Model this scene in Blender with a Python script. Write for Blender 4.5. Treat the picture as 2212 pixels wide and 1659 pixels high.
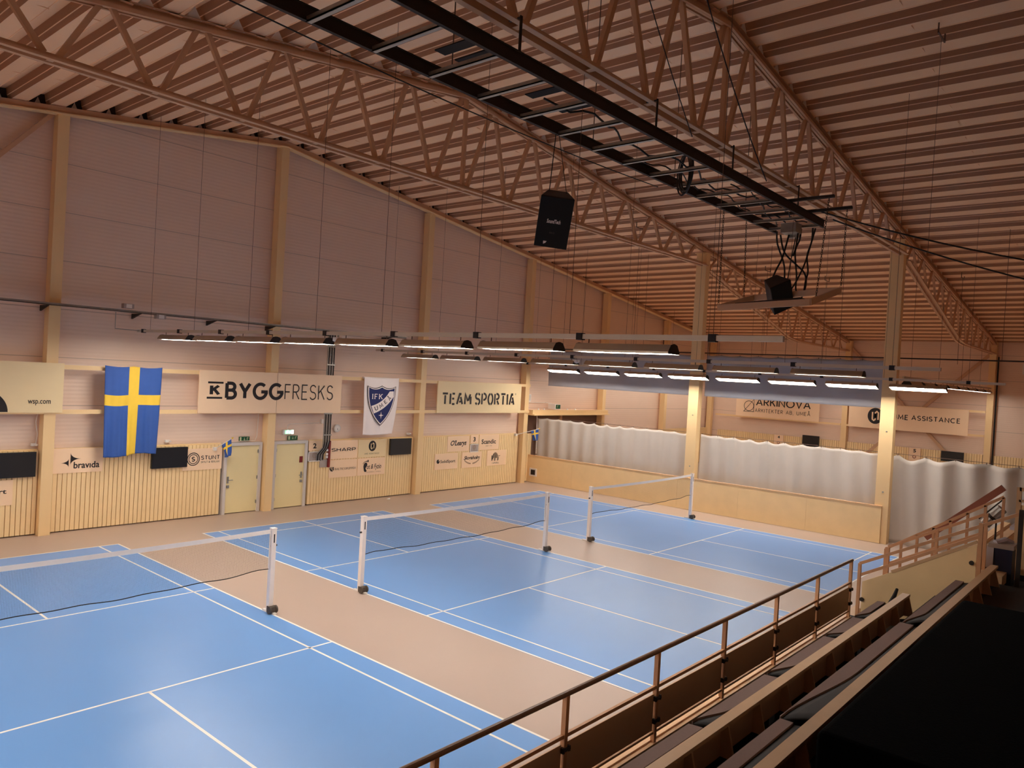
import bpy, bmesh, math, random
from mathutils import Vector, Matrix

for o in list(bpy.data.objects): bpy.data.objects.remove(o)
SC = bpy.context.scene
COL = SC.collection
PI = math.pi
random.seed(7)

# ------------------------------------------------------------------ camera
def make_camera():
    yaw, pit, rol = .8569, -.0130, .0567
    f = Vector((math.sin(yaw)*math.cos(pit), math.cos(yaw)*math.cos(pit), math.sin(pit)))
    r = Vector((math.cos(yaw), -math.sin(yaw), 0)); u = r.cross(f)
    r2 = r*math.cos(rol)+u*math.sin(rol); u2 = -r*math.sin(rol)+u*math.cos(rol)
    cd = bpy.data.cameras.new('camera'); co = bpy.data.objects.new('camera', cd); COL.objects.link(co)
    M = Matrix((r2, u2, -f)).transposed().to_4x4(); M.translation = Vector((-12.9426, -12.3799, 4.6554))
    co.matrix_world = M
    cd.sensor_fit = 'HORIZONTAL'; cd.sensor_width = 36.0; cd.lens = 36.0*1641.3/2212.0
    cd.clip_start = .05; cd.clip_end = 200
    SC.camera = co
make_camera()

# ------------------------------------------------------------------ world and exposure
w = bpy.data.worlds.new('world'); SC.world = w; w.use_nodes = True
w.node_tree.nodes['Background'].inputs[0].default_value = (.05, .045, .04, 1)
w.node_tree.nodes['Background'].inputs[1].default_value = .2
SC.view_settings.view_transform = 'Standard'
SC.view_settings.look = 'None'
SC.view_settings.exposure = 0.66
SC.cycles.diffuse_bounces = 8; SC.cycles.max_bounces = 12
SC.view_settings.gamma = 1.0
LAMP_COLOUR = (1.0, .93, .86)
LAMP_POWER = 36.0       # downward glow of the lamps over the three courts
FAR_POWER = 13.0        # lamps over the courts behind the curtain

# ------------------------------------------------------------------ materials
def lin(c):
    return tuple(((x/255)/12.92 if x/255 <= .04045 else ((x/255+.055)/1.055)**2.4) for x in c)
def mat(name, rgb, rough=.6, metal=0., var=.06, scale=3., bump=0., bscale=60., spec=.5, trans=0.):
    m = bpy.data.materials.new(name); m.use_nodes = True
    nt = m.node_tree; b = nt.nodes['Principled BSDF']
    c = lin(rgb)
    b.inputs['Roughness'].default_value = rough; b.inputs['Metallic'].default_value = metal
    b.inputs['Specular IOR Level'].default_value = spec
    tc = nt.nodes.new('ShaderNodeTexCoord')
    n = nt.nodes.new('ShaderNodeTexNoise'); n.inputs['Scale'].default_value = scale; n.inputs['Detail'].default_value = 5
    nt.links.new(tc.outputs['Object'], n.inputs['Vector'])
    mx = nt.nodes.new('ShaderNodeMix'); mx.data_type = 'RGBA'
    mx.inputs[6].default_value = (*[x*(1-var) for x in c], 1); mx.inputs[7].default_value = (*[min(1, x*(1+var)) for x in c], 1)
    nt.links.new(n.outputs['Fac'], mx.inputs[0]); nt.links.new(mx.outputs[2], b.inputs['Base Color'])
    if bump:
        n2 = nt.nodes.new('ShaderNodeTexNoise'); n2.inputs['Scale'].default_value = bscale
        nt.links.new(tc.outputs['Object'], n2.inputs['Vector'])
        bp = nt.nodes.new('ShaderNodeBump'); bp.inputs['Strength'].default_value = bump; bp.inputs['Distance'].default_value = .01
        nt.links.new(n2.outputs['Fac'], bp.inputs['Height']); nt.links.new(bp.outputs['Normal'], b.inputs['Normal'])
    m['c'] = 1
    return m
def emit(name, rgb, s):
    m = bpy.data.materials.new(name); m.use_nodes = True; nt = m.node_tree
    b = nt.nodes['Principled BSDF']; b.inputs['Base Color'].default_value = (.8, .8, .8, 1)
    b.inputs['Emission Color'].default_value = (*rgb, 1); b.inputs['Emission Strength'].default_value = s
    return m
M = {}
M['floor'] = mat('grey_vinyl_floor', (188, 167, 153), .33, var=.05, scale=.5, spec=.45)
M['court'] = mat('blue_court_vinyl', (110, 162, 224), .33, var=.07, scale=.45, spec=.45)
M['line'] = mat('white_line_paint', (248, 244, 236), .4, var=.02)
M['deck'] = mat('ceiling_sheet_paint', (250, 208, 166), .45, var=.05, scale=1.2)
M['deck_web_shade'] = mat('shaded_web_paint', (180, 136, 104), .7, var=.12, scale=90)  # darker copy of the deck paint, shade on the steep webs put into colour
M['deck_dark'] = mat('roof_insulation_and_shade', (60, 48, 42), .9)  # insulation above the deck, also the painted shade in the open crests
M['steel'] = mat('beige_painted_steel', (206, 164, 128), .5, var=.06, scale=2)
M['column'] = mat('cream_painted_column', (240, 206, 152), .45, var=.04, scale=1.5)
M['wall'] = mat('wall_base', (228, 206, 188), .6)
M['slat'] = mat('cream_painted_slats', (244, 214, 160), .5, var=.05, scale=4)
M['slat_back'] = mat('dark_backing_board', (96, 62, 38), .9)
M['sign'] = mat('peach_sign_board', (250, 216, 178), .5, var=.03)
M['sign_cream'] = mat('cream_sign_board', (240, 216, 168), .5, var=.03)
M['ink'] = mat('dark_print', (26, 16, 18), .6, var=.02)
M['ink_soft'] = mat('faded_print', (150, 116, 88), .6, var=.02)
M['black'] = mat('black_screen', (24, 22, 22), .35, var=.1)
M['blackcloth'] = mat('black_cloth', (3, 3, 3), .95, var=.3, scale=8, bump=.3, spec=.03)
M['speaker'] = mat('black_cabinet', (14, 13, 13), .6, var=.15, spec=.3)
M['cab_side'] = mat('dark_brown_cabinet', (52, 34, 26), .7, var=.15)
M['galv'] = mat('galvanised_metal', (168, 164, 156), .38, .8, var=.2, scale=14)
M['gantry'] = mat('dark_steel', (46, 36, 28), .75, 0., var=.3, scale=6)
M['alu'] = mat('aluminium_reflector', (190, 178, 160), .3, .9, var=.08, scale=6)
M['rail'] = mat('pale_rail', (206, 196, 182), .4, .5, var=.08)
M['wire'] = mat('dark_wire', (104, 78, 62), .6)
M['cable'] = mat('black_rubber_cable', (18, 15, 14), .5)
M['lamp'] = emit('lamp_diffuser_glow', LAMP_COLOUR, LAMP_POWER)
M['lamp_far'] = emit('far_lamp_glow', LAMP_COLOUR, FAR_POWER)
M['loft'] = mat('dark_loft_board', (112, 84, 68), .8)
M['white'] = mat('white_plastic', (236, 230, 222), .45, var=.02)
M['door'] = mat('cream_door_paint', (240, 222, 168), .5, var=.03)
M['frame'] = mat('pale_grey_door_frame', (214, 206, 198), .45, var=.03)
M['ply'] = mat('varnished_plywood', (244, 212, 158), .4, var=.08, scale=2.5)
M['curt'] = mat('pale_grey_curtain', (200, 190, 178), .75, var=.08, scale=1.5)
M['curt_blue'] = mat('blue_grey_curtain', (172, 172, 178), .7, var=.1, scale=1.5)
M['flagblue'] = mat('flag_blue', (50, 90, 166), .7, var=.08, scale=6)
M['flagyel'] = mat('flag_yellow', (240, 200, 64), .7, var=.05, scale=6)
M['banner'] = mat('white_banner_cloth', (244, 232, 226), .75, var=.03, scale=5)
M['navy'] = mat('navy_print', (22, 34, 92), .7, var=.15, scale=9)
M['railpaint'] = mat('worn_beige_rail_paint', (204, 152, 108), .45, var=.12, scale=9)
M['toprail'] = mat('brown_handrail', (120, 84, 56), .4, var=.35, scale=22)
M['panel'] = mat('brown_hardboard_panel', (216, 176, 134), .6, var=.06)
M['bench'] = mat('cream_bench_board', (206, 168, 124), .5, var=.08, scale=7)
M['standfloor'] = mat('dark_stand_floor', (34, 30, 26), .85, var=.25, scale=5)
M['seat'] = mat('mauve_grey_seat_fabric', (128, 106, 98), .9, var=.08, scale=30, bump=.3, bscale=300)
M['seat_under'] = mat('dark_seat_shell', (24, 19, 16), .85, var=.15)
M['kerb'] = mat('cream_kerb_board', (240, 196, 150), .45, var=.05)
M['navybin'] = mat('navy_bin_plastic', (20, 30, 66), .5)
M['bag'] = mat('white_bin_bag', (196, 190, 196), .6)
M['redwood'] = mat('red_brown_beam', (150, 84, 58), .6, var=.15)
M['green'] = mat('green_exit_sign', (16, 84, 50), .4)
M['greenlit'] = emit('lit_exit_sign', (.12, .75, .25), 1.6)
M['glowwhite'] = emit('lit_exit_symbol', (.8, 1., .8), 2.2)
M['lumi'] = mat('pale_luminous_print', (206, 214, 170), .5)
M['red'] = mat('red_metal', (128, 30, 22), .5)
M['net'] = mat('net_cord', (36, 28, 26), .8)
M['tape'] = mat('white_net_tape', (246, 238, 230), .7)
M['post'] = mat('white_post_enamel', (248, 238, 230), .35)
M['rubber'] = mat('grey_rubber_wheel', (84, 74, 64), .7)
M['grey'] = mat('grey_box', (176, 162, 152), .6)
M['leather'] = mat('shuttle_white', (250, 248, 244), .7)

# wall: fine horizontal ribs and a joint every 1.22 m
def wallmat():
    m = bpy.data.materials.new('ribbed_wall_panels'); m.use_nodes = True
    nt = m.node_tree; b = nt.nodes['Principled BSDF']; b.inputs['Roughness'].default_value = .45
    g = nt.nodes.new('ShaderNodeNewGeometry'); s = nt.nodes.new('ShaderNodeSeparateXYZ'); nt.links.new(g.outputs['Position'], s.inputs[0])
    def mth(op, a, bb=None, c=None):
        n = nt.nodes.new('ShaderNodeMath'); n.operation = op
        for i, v in enumerate((a, bb, c)):
            if v is None: continue
            if isinstance(v, (int, float)): n.inputs[i].default_value = v
            else: nt.links.new(v, n.inputs[i])
        return n.outputs[0]
    z = s.outputs['Z']
    off = mth('ADD', z, -.16)
    fr = mth('FRACT', mth('DIVIDE', off, 1.22))
    j = mth('LESS_THAN', mth('ABSOLUTE', mth('SUBTRACT', fr, .5)), .0085)
    rib = mth('SINE', mth('MULTIPLY', z, 2*PI/.1))
    n = nt.nodes.new('ShaderNodeTexNoise'); n.inputs['Scale'].default_value = .8; nt.links.new(g.outputs['Position'], n.inputs['Vector'])
    mx = nt.nodes.new('ShaderNodeMix'); mx.data_type = 'RGBA'
    c = lin((236, 209, 187))
    mx.inputs[6].default_value = (*[x*.95 for x in c], 1); mx.inputs[7].default_value = (*[min(1, x*1.05) for x in c], 1)
    nt.links.new(n.outputs['Fac'], mx.inputs[0])
    m2 = nt.nodes.new('ShaderNodeMix'); m2.data_type = 'RGBA'; nt.links.new(j, m2.inputs[0]); nt.links.new(mx.outputs[2], m2.inputs[6]); m2.inputs[7].default_value = (*[x*.66 for x in c], 1)
    nt.links.new(m2.outputs[2], b.inputs['Base Color'])
    bp = nt.nodes.new('ShaderNodeBump'); bp.inputs['Strength'].default_value = .25; bp.inputs['Distance'].default_value = .004
    nt.links.new(rib, bp.inputs['Height']); nt.links.new(bp.outputs['Normal'], b.inputs['Normal'])
    return m
M['wall'] = wallmat()

# ------------------------------------------------------------------ mesh building
class MB:
    def __init__(s): s.v = []; s.f = []; s.mi = []; s.cur = 0
    def add(s, vs, fs):
        n = len(s.v); s.v += [tuple(v) for v in vs]; s.f += [tuple(n+i for i in f) for f in fs]; s.mi += [s.cur]*len(fs)
        return s
    def box(s, x0, x1, y0, y1, z0, z1):
        x0, x1 = sorted((x0, x1)); y0, y1 = sorted((y0, y1)); z0, z1 = sorted((z0, z1))
        return s.add([(x, y, z) for z in (z0, z1) for y in (y0, y1) for x in (x0, x1)],
                     [(0, 2, 3, 1), (4, 5, 7, 6), (0, 1, 5, 4), (2, 6, 7, 3), (0, 4, 6, 2), (1, 3, 7, 5)])
    def beam(s, p, q, wd, ht, up=(0, 0, 1)):
        p = Vector(p); q = Vector(q); d = (q-p).normalized(); u = Vector(up)
        if abs(d.dot(u)) > .98: u = Vector((0, 1, 0))
        r = d.cross(u).normalized(); u = r.cross(d)
        vs = []
        for c in (p, q):
            for a, b in ((-1, -1), (1, -1), (1, 1), (-1, 1)): vs.append(c+r*(a*wd/2)+u*(b*ht/2))
        return s.add(vs, [(3, 2, 1, 0), (4, 5, 6, 7), (0, 1, 5, 4), (1, 2, 6, 5), (2, 3, 7, 6), (3, 0, 4, 7)])
    def tube(s, pts, r, n=8, caps=True, closed=False):
        pts = [Vector(p) for p in pts]; rings = []; m = len(pts); prev = None
        for i, p in enumerate(pts):
            if closed: d = pts[(i+1) % m]-pts[i-1]
            else: d = pts[min(i+1, m-1)]-pts[max(i-1, 0)]
            d.normalize()
            if prev is None:
                a = Vector((0, 0, 1)) if abs(d.z) < .9 else Vector((1, 0, 0)); a = d.cross(a).normalized()
            else:
                a = (prev-d*prev.dot(d)).normalized()
            prev = a; b = d.cross(a); rr = r[i] if isinstance(r, (list, tuple)) else r
            rings.append([p+a*(rr*math.cos(t*2*PI/n))+b*(rr*math.sin(t*2*PI/n)) for t in range(n)])
        vs = [v for rg in rings for v in rg]; fs = []
        for i in range(m if closed else m-1):
            k = (i+1) % m
            for t in range(n): fs.append((i*n+t, i*n+(t+1) % n, k*n+(t+1) % n, k*n+t))
        if caps and not closed: fs += [tuple(range(n-1, -1, -1)), tuple(range((m-1)*n, m*n))]
        return s.add(vs, fs)
    def prism(s, poly, fr, d0, d1):
        a = [fr(x, y, d0) for x, y in poly]; b = [fr(x, y, d1) for x, y in poly]; n = len(poly)
        return s.add(a+b, [tuple(range(n)), tuple(range(2*n-1, n-1, -1))]+[(i, i+n, (i+1) % n+n, (i+1) % n) for i in range(n)])
    def face(s, poly, fr, d=0): return s.add([fr(x, y, d) for x, y in poly], [tuple(range(len(poly)))])
    def disc(s, c, r, fr, d=0, n=28, ry=None):
        ry = ry or r
        return s.face([(c[0]+r*math.cos(t*2*PI/n), c[1]+ry*math.sin(t*2*PI/n)) for t in range(n)], fr, d)
    def ring(s, c, r0, r1, fr, d=0, n=32, a0=0, a1=2*PI, k=1.):
        vs = []; fs = []
        for i in range(n+1):
            a = a0+(a1-a0)*i/n
            vs += [fr(c[0]+r0*math.cos(a), c[1]+r0*k*math.sin(a), d), fr(c[0]+r1*math.cos(a), c[1]+r1*k*math.sin(a), d)]
        return s.add(vs, [(2*i, 2*i+1, 2*i+3, 2*i+2) for i in range(n)])
    def build(s, name, m, parent=None, origin=None, smooth=False, rot=None):
        if origin is None: origin = parent.location if parent else Vector((0, 0, 0))
        if parent is None and tuple(origin) == (0, 0, 0) and s.v:
            xs = list(zip(*s.v)); origin = Vector(((min(xs[0])+max(xs[0]))/2, (min(xs[1])+max(xs[1]))/2, min(xs[2])))
        origin = Vector(origin)
        me = bpy.data.meshes.new(name); me.from_pydata([Vector(v)-origin for v in s.v], [], s.f)
        ms = m if isinstance(m, (list, tuple)) else [m]
        for x in ms: me.materials.append(M[x] if isinstance(x, str) else x)
        for p, i in zip(me.polygons, s.mi): p.material_index = i; p.use_smooth = smooth
        bm = bmesh.new(); bm.from_mesh(me); bmesh.ops.recalc_face_normals(bm, faces=bm.faces); bm.to_mesh(me); bm.free()
        if smooth and hasattr(me, 'set_sharp_from_angle'): me.set_sharp_from_angle(angle=.7)
        o = bpy.data.objects.new(name, me); COL.objects.link(o)
        if parent:
            o.parent = parent; po = parent
            # parent may itself be a part: express in its frame
            o.location = origin-world_loc(parent)
        else: o.location = origin
        return o
def world_loc(o):
    l = Vector(o.location)
    while o.parent: o = o.parent; l = l+Vector(o.location)
    return l
def tag(o, label, cat, group=None, kind=None):
    if label: o['label'] = label
    if cat: o['category'] = cat
    if group: o['group'] = group
    if kind: o['kind'] = kind
    return o
def thing(name, label, cat, loc, group=None):
    o = bpy.data.objects.new(name, None); COL.objects.link(o); o.location = loc; o.empty_display_size = .2
    return tag(o, label, cat, group)
def struct(o): o['kind'] = 'structure'; return o
def part(name, mb, m, parent, smooth=False, label=None):
    o = mb.build(name, m, parent, origin=world_loc(parent), smooth=smooth)
    if label: o['label'] = label
    return o
def dup(root, d, label=None, group=None, parent=None):
    r = root.copy(); COL.objects.link(r); r.location = Vector(root.location)+Vector(d)
    if label: r['label'] = label
    if group: r['group'] = group
    for ch in list(root.children):
        c = ch.copy(); COL.objects.link(c); c.parent = r
        for g in list(ch.children):
            q = g.copy(); COL.objects.link(q); q.parent = c
    return r

# frames: map (x,y,depth) of a flat design into the hall; depth grows towards the viewer
def F_back(Y): return lambda x, y, d=0: Vector((x, Y-d, y))       # gable wall, facing -Y
def F_end(X): return lambda x, y, d=0: Vector((X-d, -x, y))        # end wall, facing -X (x = -Y)

# ------------------------------------------------------------------ lettering
def arc(cx, cy, rx, ry, a0, a1, n=14):
    return [(cx+rx*math.cos(math.radians(a0+(a1-a0)*i/n)), cy+ry*math.sin(math.radians(a0+(a1-a0)*i/n))) for i in range(n+1)]
def bowl(x0, w, y0, y1, n=12):
    r = (y1-y0)/2; return [(x0, y1), (x0+w-min(r, w), y1)]+arc(x0+w-min(r, w), (y0+y1)/2, min(r, w), r, 90, -90, n)[1:]+[(x0, y0)]
GL = {
 'A': (.72, [[(0, 0), (.36, 1), (.72, 0)], [(.13, .33), (.59, .33)]]),
 'B': (.58, [[(0, 0), (0, 1)], bowl(0, .52, .53, 1), bowl(0, .58, 0, .53)]),
 'C': (.78, [arc(.42, .5, .42, .5, 50, 310, 22)]),
 'D': (.68, [[(0, 0), (0, 1)], bowl(0, .68, 0, 1, 18)]),
 'E': (.48, [[(.48, 1), (0, 1), (0, 0), (.48, 0)], [(0, .52), (.42, .52)]]),
 'F': (.46, [[(.46, 1), (0, 1), (0, 0)], [(0, .5), (.4, .5)]]),
 'G': (.84, [arc(.44, .5, .44, .5, 48, 345, 24)+[(.86, .46), (.5, .46)]]),
 'H': (.64, [[(0, 0), (0, 1)], [(.64, 0), (.64, 1)], [(0, .5), (.64, .5)]]),
 'I': (.0, [[(0, 0), (0, 1)]]),
 'K': (.56, [[(0, 0), (0, 1)], [(.54, 1), (.02, .45)], [(.2, .62), (.56, 0)]]),
 'L': (.46, [[(0, 1), (0, 0), (.46, 0)]]),
 'M': (.84, [[(0, 0), (.08, 1), (.42, .2), (.76, 1), (.84, 0)]]),
 'N': (.66, [[(0, 0), (0, 1), (.66, 0), (.66, 1)]]),
 'O': (.9, [arc(.45, .5, .45, .5, 90, 450, 32)]),
 'P': (.52, [[(0, 0), (0, 1)], bowl(0, .52, .45, 1)]),
 'R': (.54, [[(0, 0), (0, 1)], bowl(0, .5, .5, 1), [(.22, .5), (.54, 0)]]),
 'S': (.54, [arc(.27, .75, .25, .25, 25, 270, 14)+arc(.27, .25, .27, .25, 90, -155, 14)]),
 'T': (.6, [[(0, 1), (.6, 1)], [(.3, 1), (.3, 0)]]),
 'U': (.62, [[(0, 1), (0, .31)]+arc(.31, .31, .31, .31, 180, 360, 14)+[(.62, 1)]]),
 'V': (.68, [[(0, 1), (.34, 0), (.68, 1)]]),
 'Y': (.66, [[(0, 1), (.33, .45), (.66, 1)], [(.33, .45), (.33, 0)]]),
 '&': (.7, [[(.7, 0), (.16, .72)]+arc(.34, .8, .19, .2, 190, -20, 10)+[(.4, .56), (.12, .36)]+arc(.27, .24, .25, .24, 150, 330, 10)+[(.66, .42)]]),
 ',': (.05, [[(.05, .06), (0, -.16)]]),
 '.': (.04, [[(0, 0), (.04, .05)]]),
 ' ': (.3, []),
}
GL['Å'] = (.72, GL['A'][1]+[arc(.36, 1.22, .1, .1, 0, 360, 12)])
STENCIL = {
 'T': (.56, [[(0, 1), (.56, 1)], [(.28, .84), (.28, 0)]]),
 'E': (.46, [[(0, 0), (0, 1)], [(.2, 1), (.48, 1)], [(.2, .52), (.42, .52)], [(.2, 0), (.48, 0)]]),
 'A': (.6, [[(0, 0), (.27, 1), (.36, 1), (.36, .86)], [(.39, .7), (.6, 0)], [(.24, .24), (.42, .24)]]),
 'M': (.66, [[(0, 0), (.02, 1), (.33, .3)], [(.38, .36), (.6, .98)], [(.65, .76), (.66, 0)]]),
 'S': (.5, [arc(.25, .75, .25, .25, 20, 80, 6), arc(.25, .75, .25, .25, 100, 270, 10)+arc(.25, .25, .25, .25, 90, -80, 10), arc(.25, .25, .25, .25, -105, -160, 6)]),
 'P': (.5, [[(0, 0), (0, 1)], bowl(.17, .34, .42, 1)]),
 'O': (.56, [arc(.28, .5, .28, .5, 96, 262, 16), arc(.28, .5, .28, .5, 82, -82, 16)]),
 'R': (.52, [[(0, 0), (0, 1)], bowl(.17, .34, .5, 1), [(.3, .36), (.52, 0)]]),
 'I': (0, [[(0, 0), (0, 1)]]), ' ': (.3, []),
}
def ribbon(pl, t):
    pl = [Vector(p) for p in pl]; out = []
    q = [pl[0]]
    for p in pl[1:]:
        if (p-q[-1]).length > 1e-4: q.append(p)
    pl = q; m = len(pl); L = []; R = []
    closed = (pl[0]-pl[-1]).length < 1e-3
    for i in range(m):
        a = pl[i]-pl[i-1] if i else (pl[-1]-pl[-2] if closed else pl[1]-pl[0])
        b = pl[i+1]-pl[i] if i < m-1 else (pl[1]-pl[0] if closed else pl[-1]-pl[-2])
        a = a.normalized(); b = b.normalized(); n1 = Vector((-a.y, a.x)); n2 = Vector((-b.y, b.x)); n = n1+n2
        if n.length < .3: n = n1
        n.normalize(); k = 1/max(.45, n.dot(n1)); L.append(pl[i]+n*(t/2*k)); R.append(pl[i]-n*(t/2*k))
    return L+R, [(i, i+1, m+i+1, m+i) for i in range(m-1)]
def stroke_text(txt, t, table=GL, gap=.2, serif=0, shear=0):
    vs = []; fs = []; x = 0; z = 0
    for ch in txt:
        w_, pls = table.get(ch, GL.get(ch, (.3, [])))
        if ch == '|': continue
        for pl in pls:
            L = [list(pl)]
            if serif:
                for e in (pl[0], pl[-1]):
                    if e[1] in (0, 1) and len(pl) < 7 or (ch == 'U' and e[1] == 1): L.append([(e[0]-serif, e[1]), (e[0]+serif, e[1])])
            for k, p in enumerate(L):
                v, f = ribbon(p, t if k == 0 else t*.55)
                z += .0003
                n = len(vs); vs += [(a.x+x+a.y*shear, a.y, z) for a in v]; fs += [tuple(n+i for i in q) for q in f]
        x += w_+gap+t
    return vs, fs
def font_text(txt, bold=0., shear=0., space=1.):
    cu = bpy.data.curves.new('txt', 'FONT'); cu.body = txt; cu.offset = bold; cu.shear = shear; cu.space_character = space; cu.resolution_u = 3
    o = bpy.data.objects.new('txt', cu); COL.objects.link(o)
    dg = bpy.context.evaluated_depsgraph_get(); dg.update()
    me = bpy.data.meshes.new_from_object(o.evaluated_get(dg))
    vs = [(v.co.x, v.co.y) for v in me.vertices]; fs = [tuple(p.vertices) for p in me.polygons]
    bpy.data.objects.remove(o); bpy.data.curves.remove(cu); bpy.data.meshes.remove(me)
    return vs, fs
def fit(mb, vf, rect, fr, d=.004, slant=0.):
    vs, fs = vf; x0, x1, y0, y1 = rect
    ax = min(v[0] for v in vs); bx = max(v[0] for v in vs); ay = min(v[1] for v in vs); by = max(v[1] for v in vs)
    mb.add([fr(x0+(v[0]-ax)/(bx-ax)*(x1-x0), y0+(v[1]-ay)/(by-ay)*(y1-y0)+slant*((v[0]-ax)/(bx-ax)), d+(v[2] if len(v) > 2 else 0)) for v in vs], fs)
    return mb

# ------------------------------------------------------------------ setting
X0, X1, Y0, Y1 = -20.0, 30.0, -17.0, 8.9
def zr(x): return 11.42-.131*abs(x)             # underside of the roof deck
struct(MB().box(X0-.2, X1+.2, Y0-.2, Y1+.2, -.2, 0).build('floor', 'floor'))
gv = [(X0, 0), (X1, 0), (X1, zr(X1)+.3), (0, zr(0)+.3), (X0, zr(X0)+.3)]
struct(MB().prism(gv, lambda x, y, d: Vector((x, Y1+d, y)), 0, .2).build('wall_back', 'wall'))
struct(MB().prism(gv, lambda x, y, d: Vector((x, Y0-d, y)), 0, .2).build('wall_front', 'wall'))
struct(MB().box(X1, X1+.2, Y0, Y1, 0, zr(X1)+.3).build('wall_right', 'wall'))
struct(MB().box(X0-.2, X0, Y0, Y1, 0, zr(X0)+.3).build('wall_left', 'wall'))
# corrugated roof deck: a trapezoid rib every 0.81 m, running away from the ridge line along Y
def deck():
    prof = []
    P = .81; k0 = int(X0/P)-1; k1 = int(X1/P)+1
    for k in range(k0, k1+1):
        b = k*P
        for dx, dz in ((0, 0), (.275, 0), (.28, .012), (.295, .012), (.30, 0), (.315, 0), (.345, .10), (.36, .11), (.385, .27), (.41, .27), (.415, .26), (.67, .26), (.675, .27), (.70, .27), (.725, .11), (.74, .10), (.775, 0)):
            x = b+dx
            if X0-.1 <= x <= X1+.1: prof.append((x, zr(x)+dz))
    vs = []; fs = []
    for x, z in prof: vs += [(x, Y0-.1, z), (x, Y1+.15, z)]
    for i in range(len(prof)-1): fs.append((2*i, 2*i+1, 2*i+3, 2*i+2))
    mb = MB().add(vs, fs)
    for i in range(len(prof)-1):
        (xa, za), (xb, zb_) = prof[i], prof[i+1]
        if abs(zb_-za) > .06: mb.mi[i] = 2  # steep web faces take the shade-darkened paint
    mb.cur = 1
    top = [(X0-.1, zr(X0)+.3), (0, zr(0)+.3), (X1+.1, zr(X1)+.3), (X1+.1, zr(X1)+.5), (0, zr(0)+.5), (X0-.1, zr(X0)+.5)]
    mb.prism(top, lambda x, y, d: Vector((x, d, y)), Y0-.1, Y1+.15)
    return struct(mb.build('ceiling', ['deck', 'deck_dark', 'deck_web_shade']))
deck()
# sheet-metal lap seams across the deck
mb = MB()
for yy in (-8.6, -4.2, 2.0, 6.2):
    for k in range(-22, 36):
        x = k*.81+.155
        if X0 < x < X1: mb.box(x-.15, x+.15, yy, yy+.012, zr(x)-.006, zr(x)+.01)
struct(mb.build('trim_1', 'deck'))

# slatted wainscot, one panel to each bay, doors left free
def slats(n, a, b, fr_box, z1=2.1, z0=.03):
    mb = MB(); mb.cur = 1; fr_box(mb, a, b, 0, .03, 0, z1-.02); mb.cur = 0
    P = .112; x = a
    while x < b-.02:
        fr_box(mb, x, min(x+.097, b), .05, .14, z0, z1); x += P
    return struct(mb.build('trim_%d' % n, ['slat', 'slat_back']))
def back_box(mb, a, b, d0, d1, z0, z1): mb.box(a, b, Y1-.06-d1, Y1-.06-d0, z0, z1)
def end_box(mb, a, b, d0, d1, z0, z1): mb.box(X1-.06-d1, X1-.06-d0, a, b, z0, z1)
ti = 2
for a, b in ((-18.3, -12.4), (-12.15, -6.35), (-6.0, -1.5), (1.52, 6.0), (6.32, 11.98), (12.4, 12.9), (24.4, 29.8)):
    slats(ti, a, b, back_box); ti += 1
for a, b in ((-16.8, -12.8), (-12.4, -6.1), (-5.65, .65), (.95, 8.1)):
    slats(ti, a, b, end_box, 2.05); ti += 1
mb = MB()
for a, b in ((-12.15, -6.35), (-6.0, -1.5), (1.52, 6.0), (6.32, 11.98)): mb.box(a, b, Y1-.12, Y1-.06, 2.1, 2.13)
struct(mb.build('trim_%d' % ti, 'slat')); ti += 1
# doors on the back wall
def door(n, x0, x1, hx, hinge):
    t = MB().box(x0, x1, 8.72, 8.78, .02, 2.04).build('door_%d' % n, 'door'); struct(t)
    f = MB(); f.box(x0-.09, x0, 8.66, 8.9, 0, 2.13).box(x1, x1+.09, 8.66, 8.9, 0, 2.13).box(x0, x1, 8.66, 8.9, 2.04, 2.13)
    part('door_frame', f, 'frame', t)
    h = MB().tube([(hx, 8.72, 1.02), (hx, 8.64, 1.02), (hx+(.12 if hx < (x0+x1)/2 else -.12), 8.64, 1.02)], .012)
    h.box(hx-.025, hx+.025, 8.70, 8.72, .92, 1.12).box(hx-.04, hx+.04, 8.69, 8.72, .78, .86)
    part('door_handle', h, 'galv', t)
    g = MB()
    for z in (.25, 1.0, 1.8): g.box(hinge-.012, hinge+.012, 8.69, 8.73, z, z+.1)
    part('hinge', g, 'galv', t)
    return t
door(1, -1.36, -.31, -1.28, -.33)
d2 = door(2, .28, 1.33, 1.25, .3)
part('door_notice', MB().box(1.16, 1.28, 8.71, 8.718, 1.42, 1.62), 'red', d2)

# ------------------------------------------------------------------ columns, roof beam, girts
def col_at(x, y, label, z1, w_=.26, d_=.3, z0=0, group='wall columns of the back wall'):
    mb = MB()
    t = thing('steel_column', label, 'column', (x, y, z0), group)
    part('column_shaft', MB().box(x-w_/2, x+w_/2, y, y+d_, z0, z1), 'column', t)
    return t
BC = [(-18.3, 'cream steel column on the back wall beyond the left picture edge'),
      (-12.25, 'cream steel column on the back wall out of sight left of the wall brace'),
      (-6.2, 'cream steel column left of the large hanging flag'),
      (-.04, 'tall cream steel column under the roof ridge between the two doors'),
      (6.17, 'cream steel column right of the white shield banner'),
      (12.2, 'cream steel column where the low plywood wall meets the back wall'),
      (18.1, 'cream steel column behind the curtain at the end of the dark loft opening'),
      (24.1, 'slim cream steel column seen through the gap behind the curtain'),
      (29.75, 'corner steel column behind the freestanding post')]
for x, l in BC: col_at(x, 8.5, l, zr(x)-.2)
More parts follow.
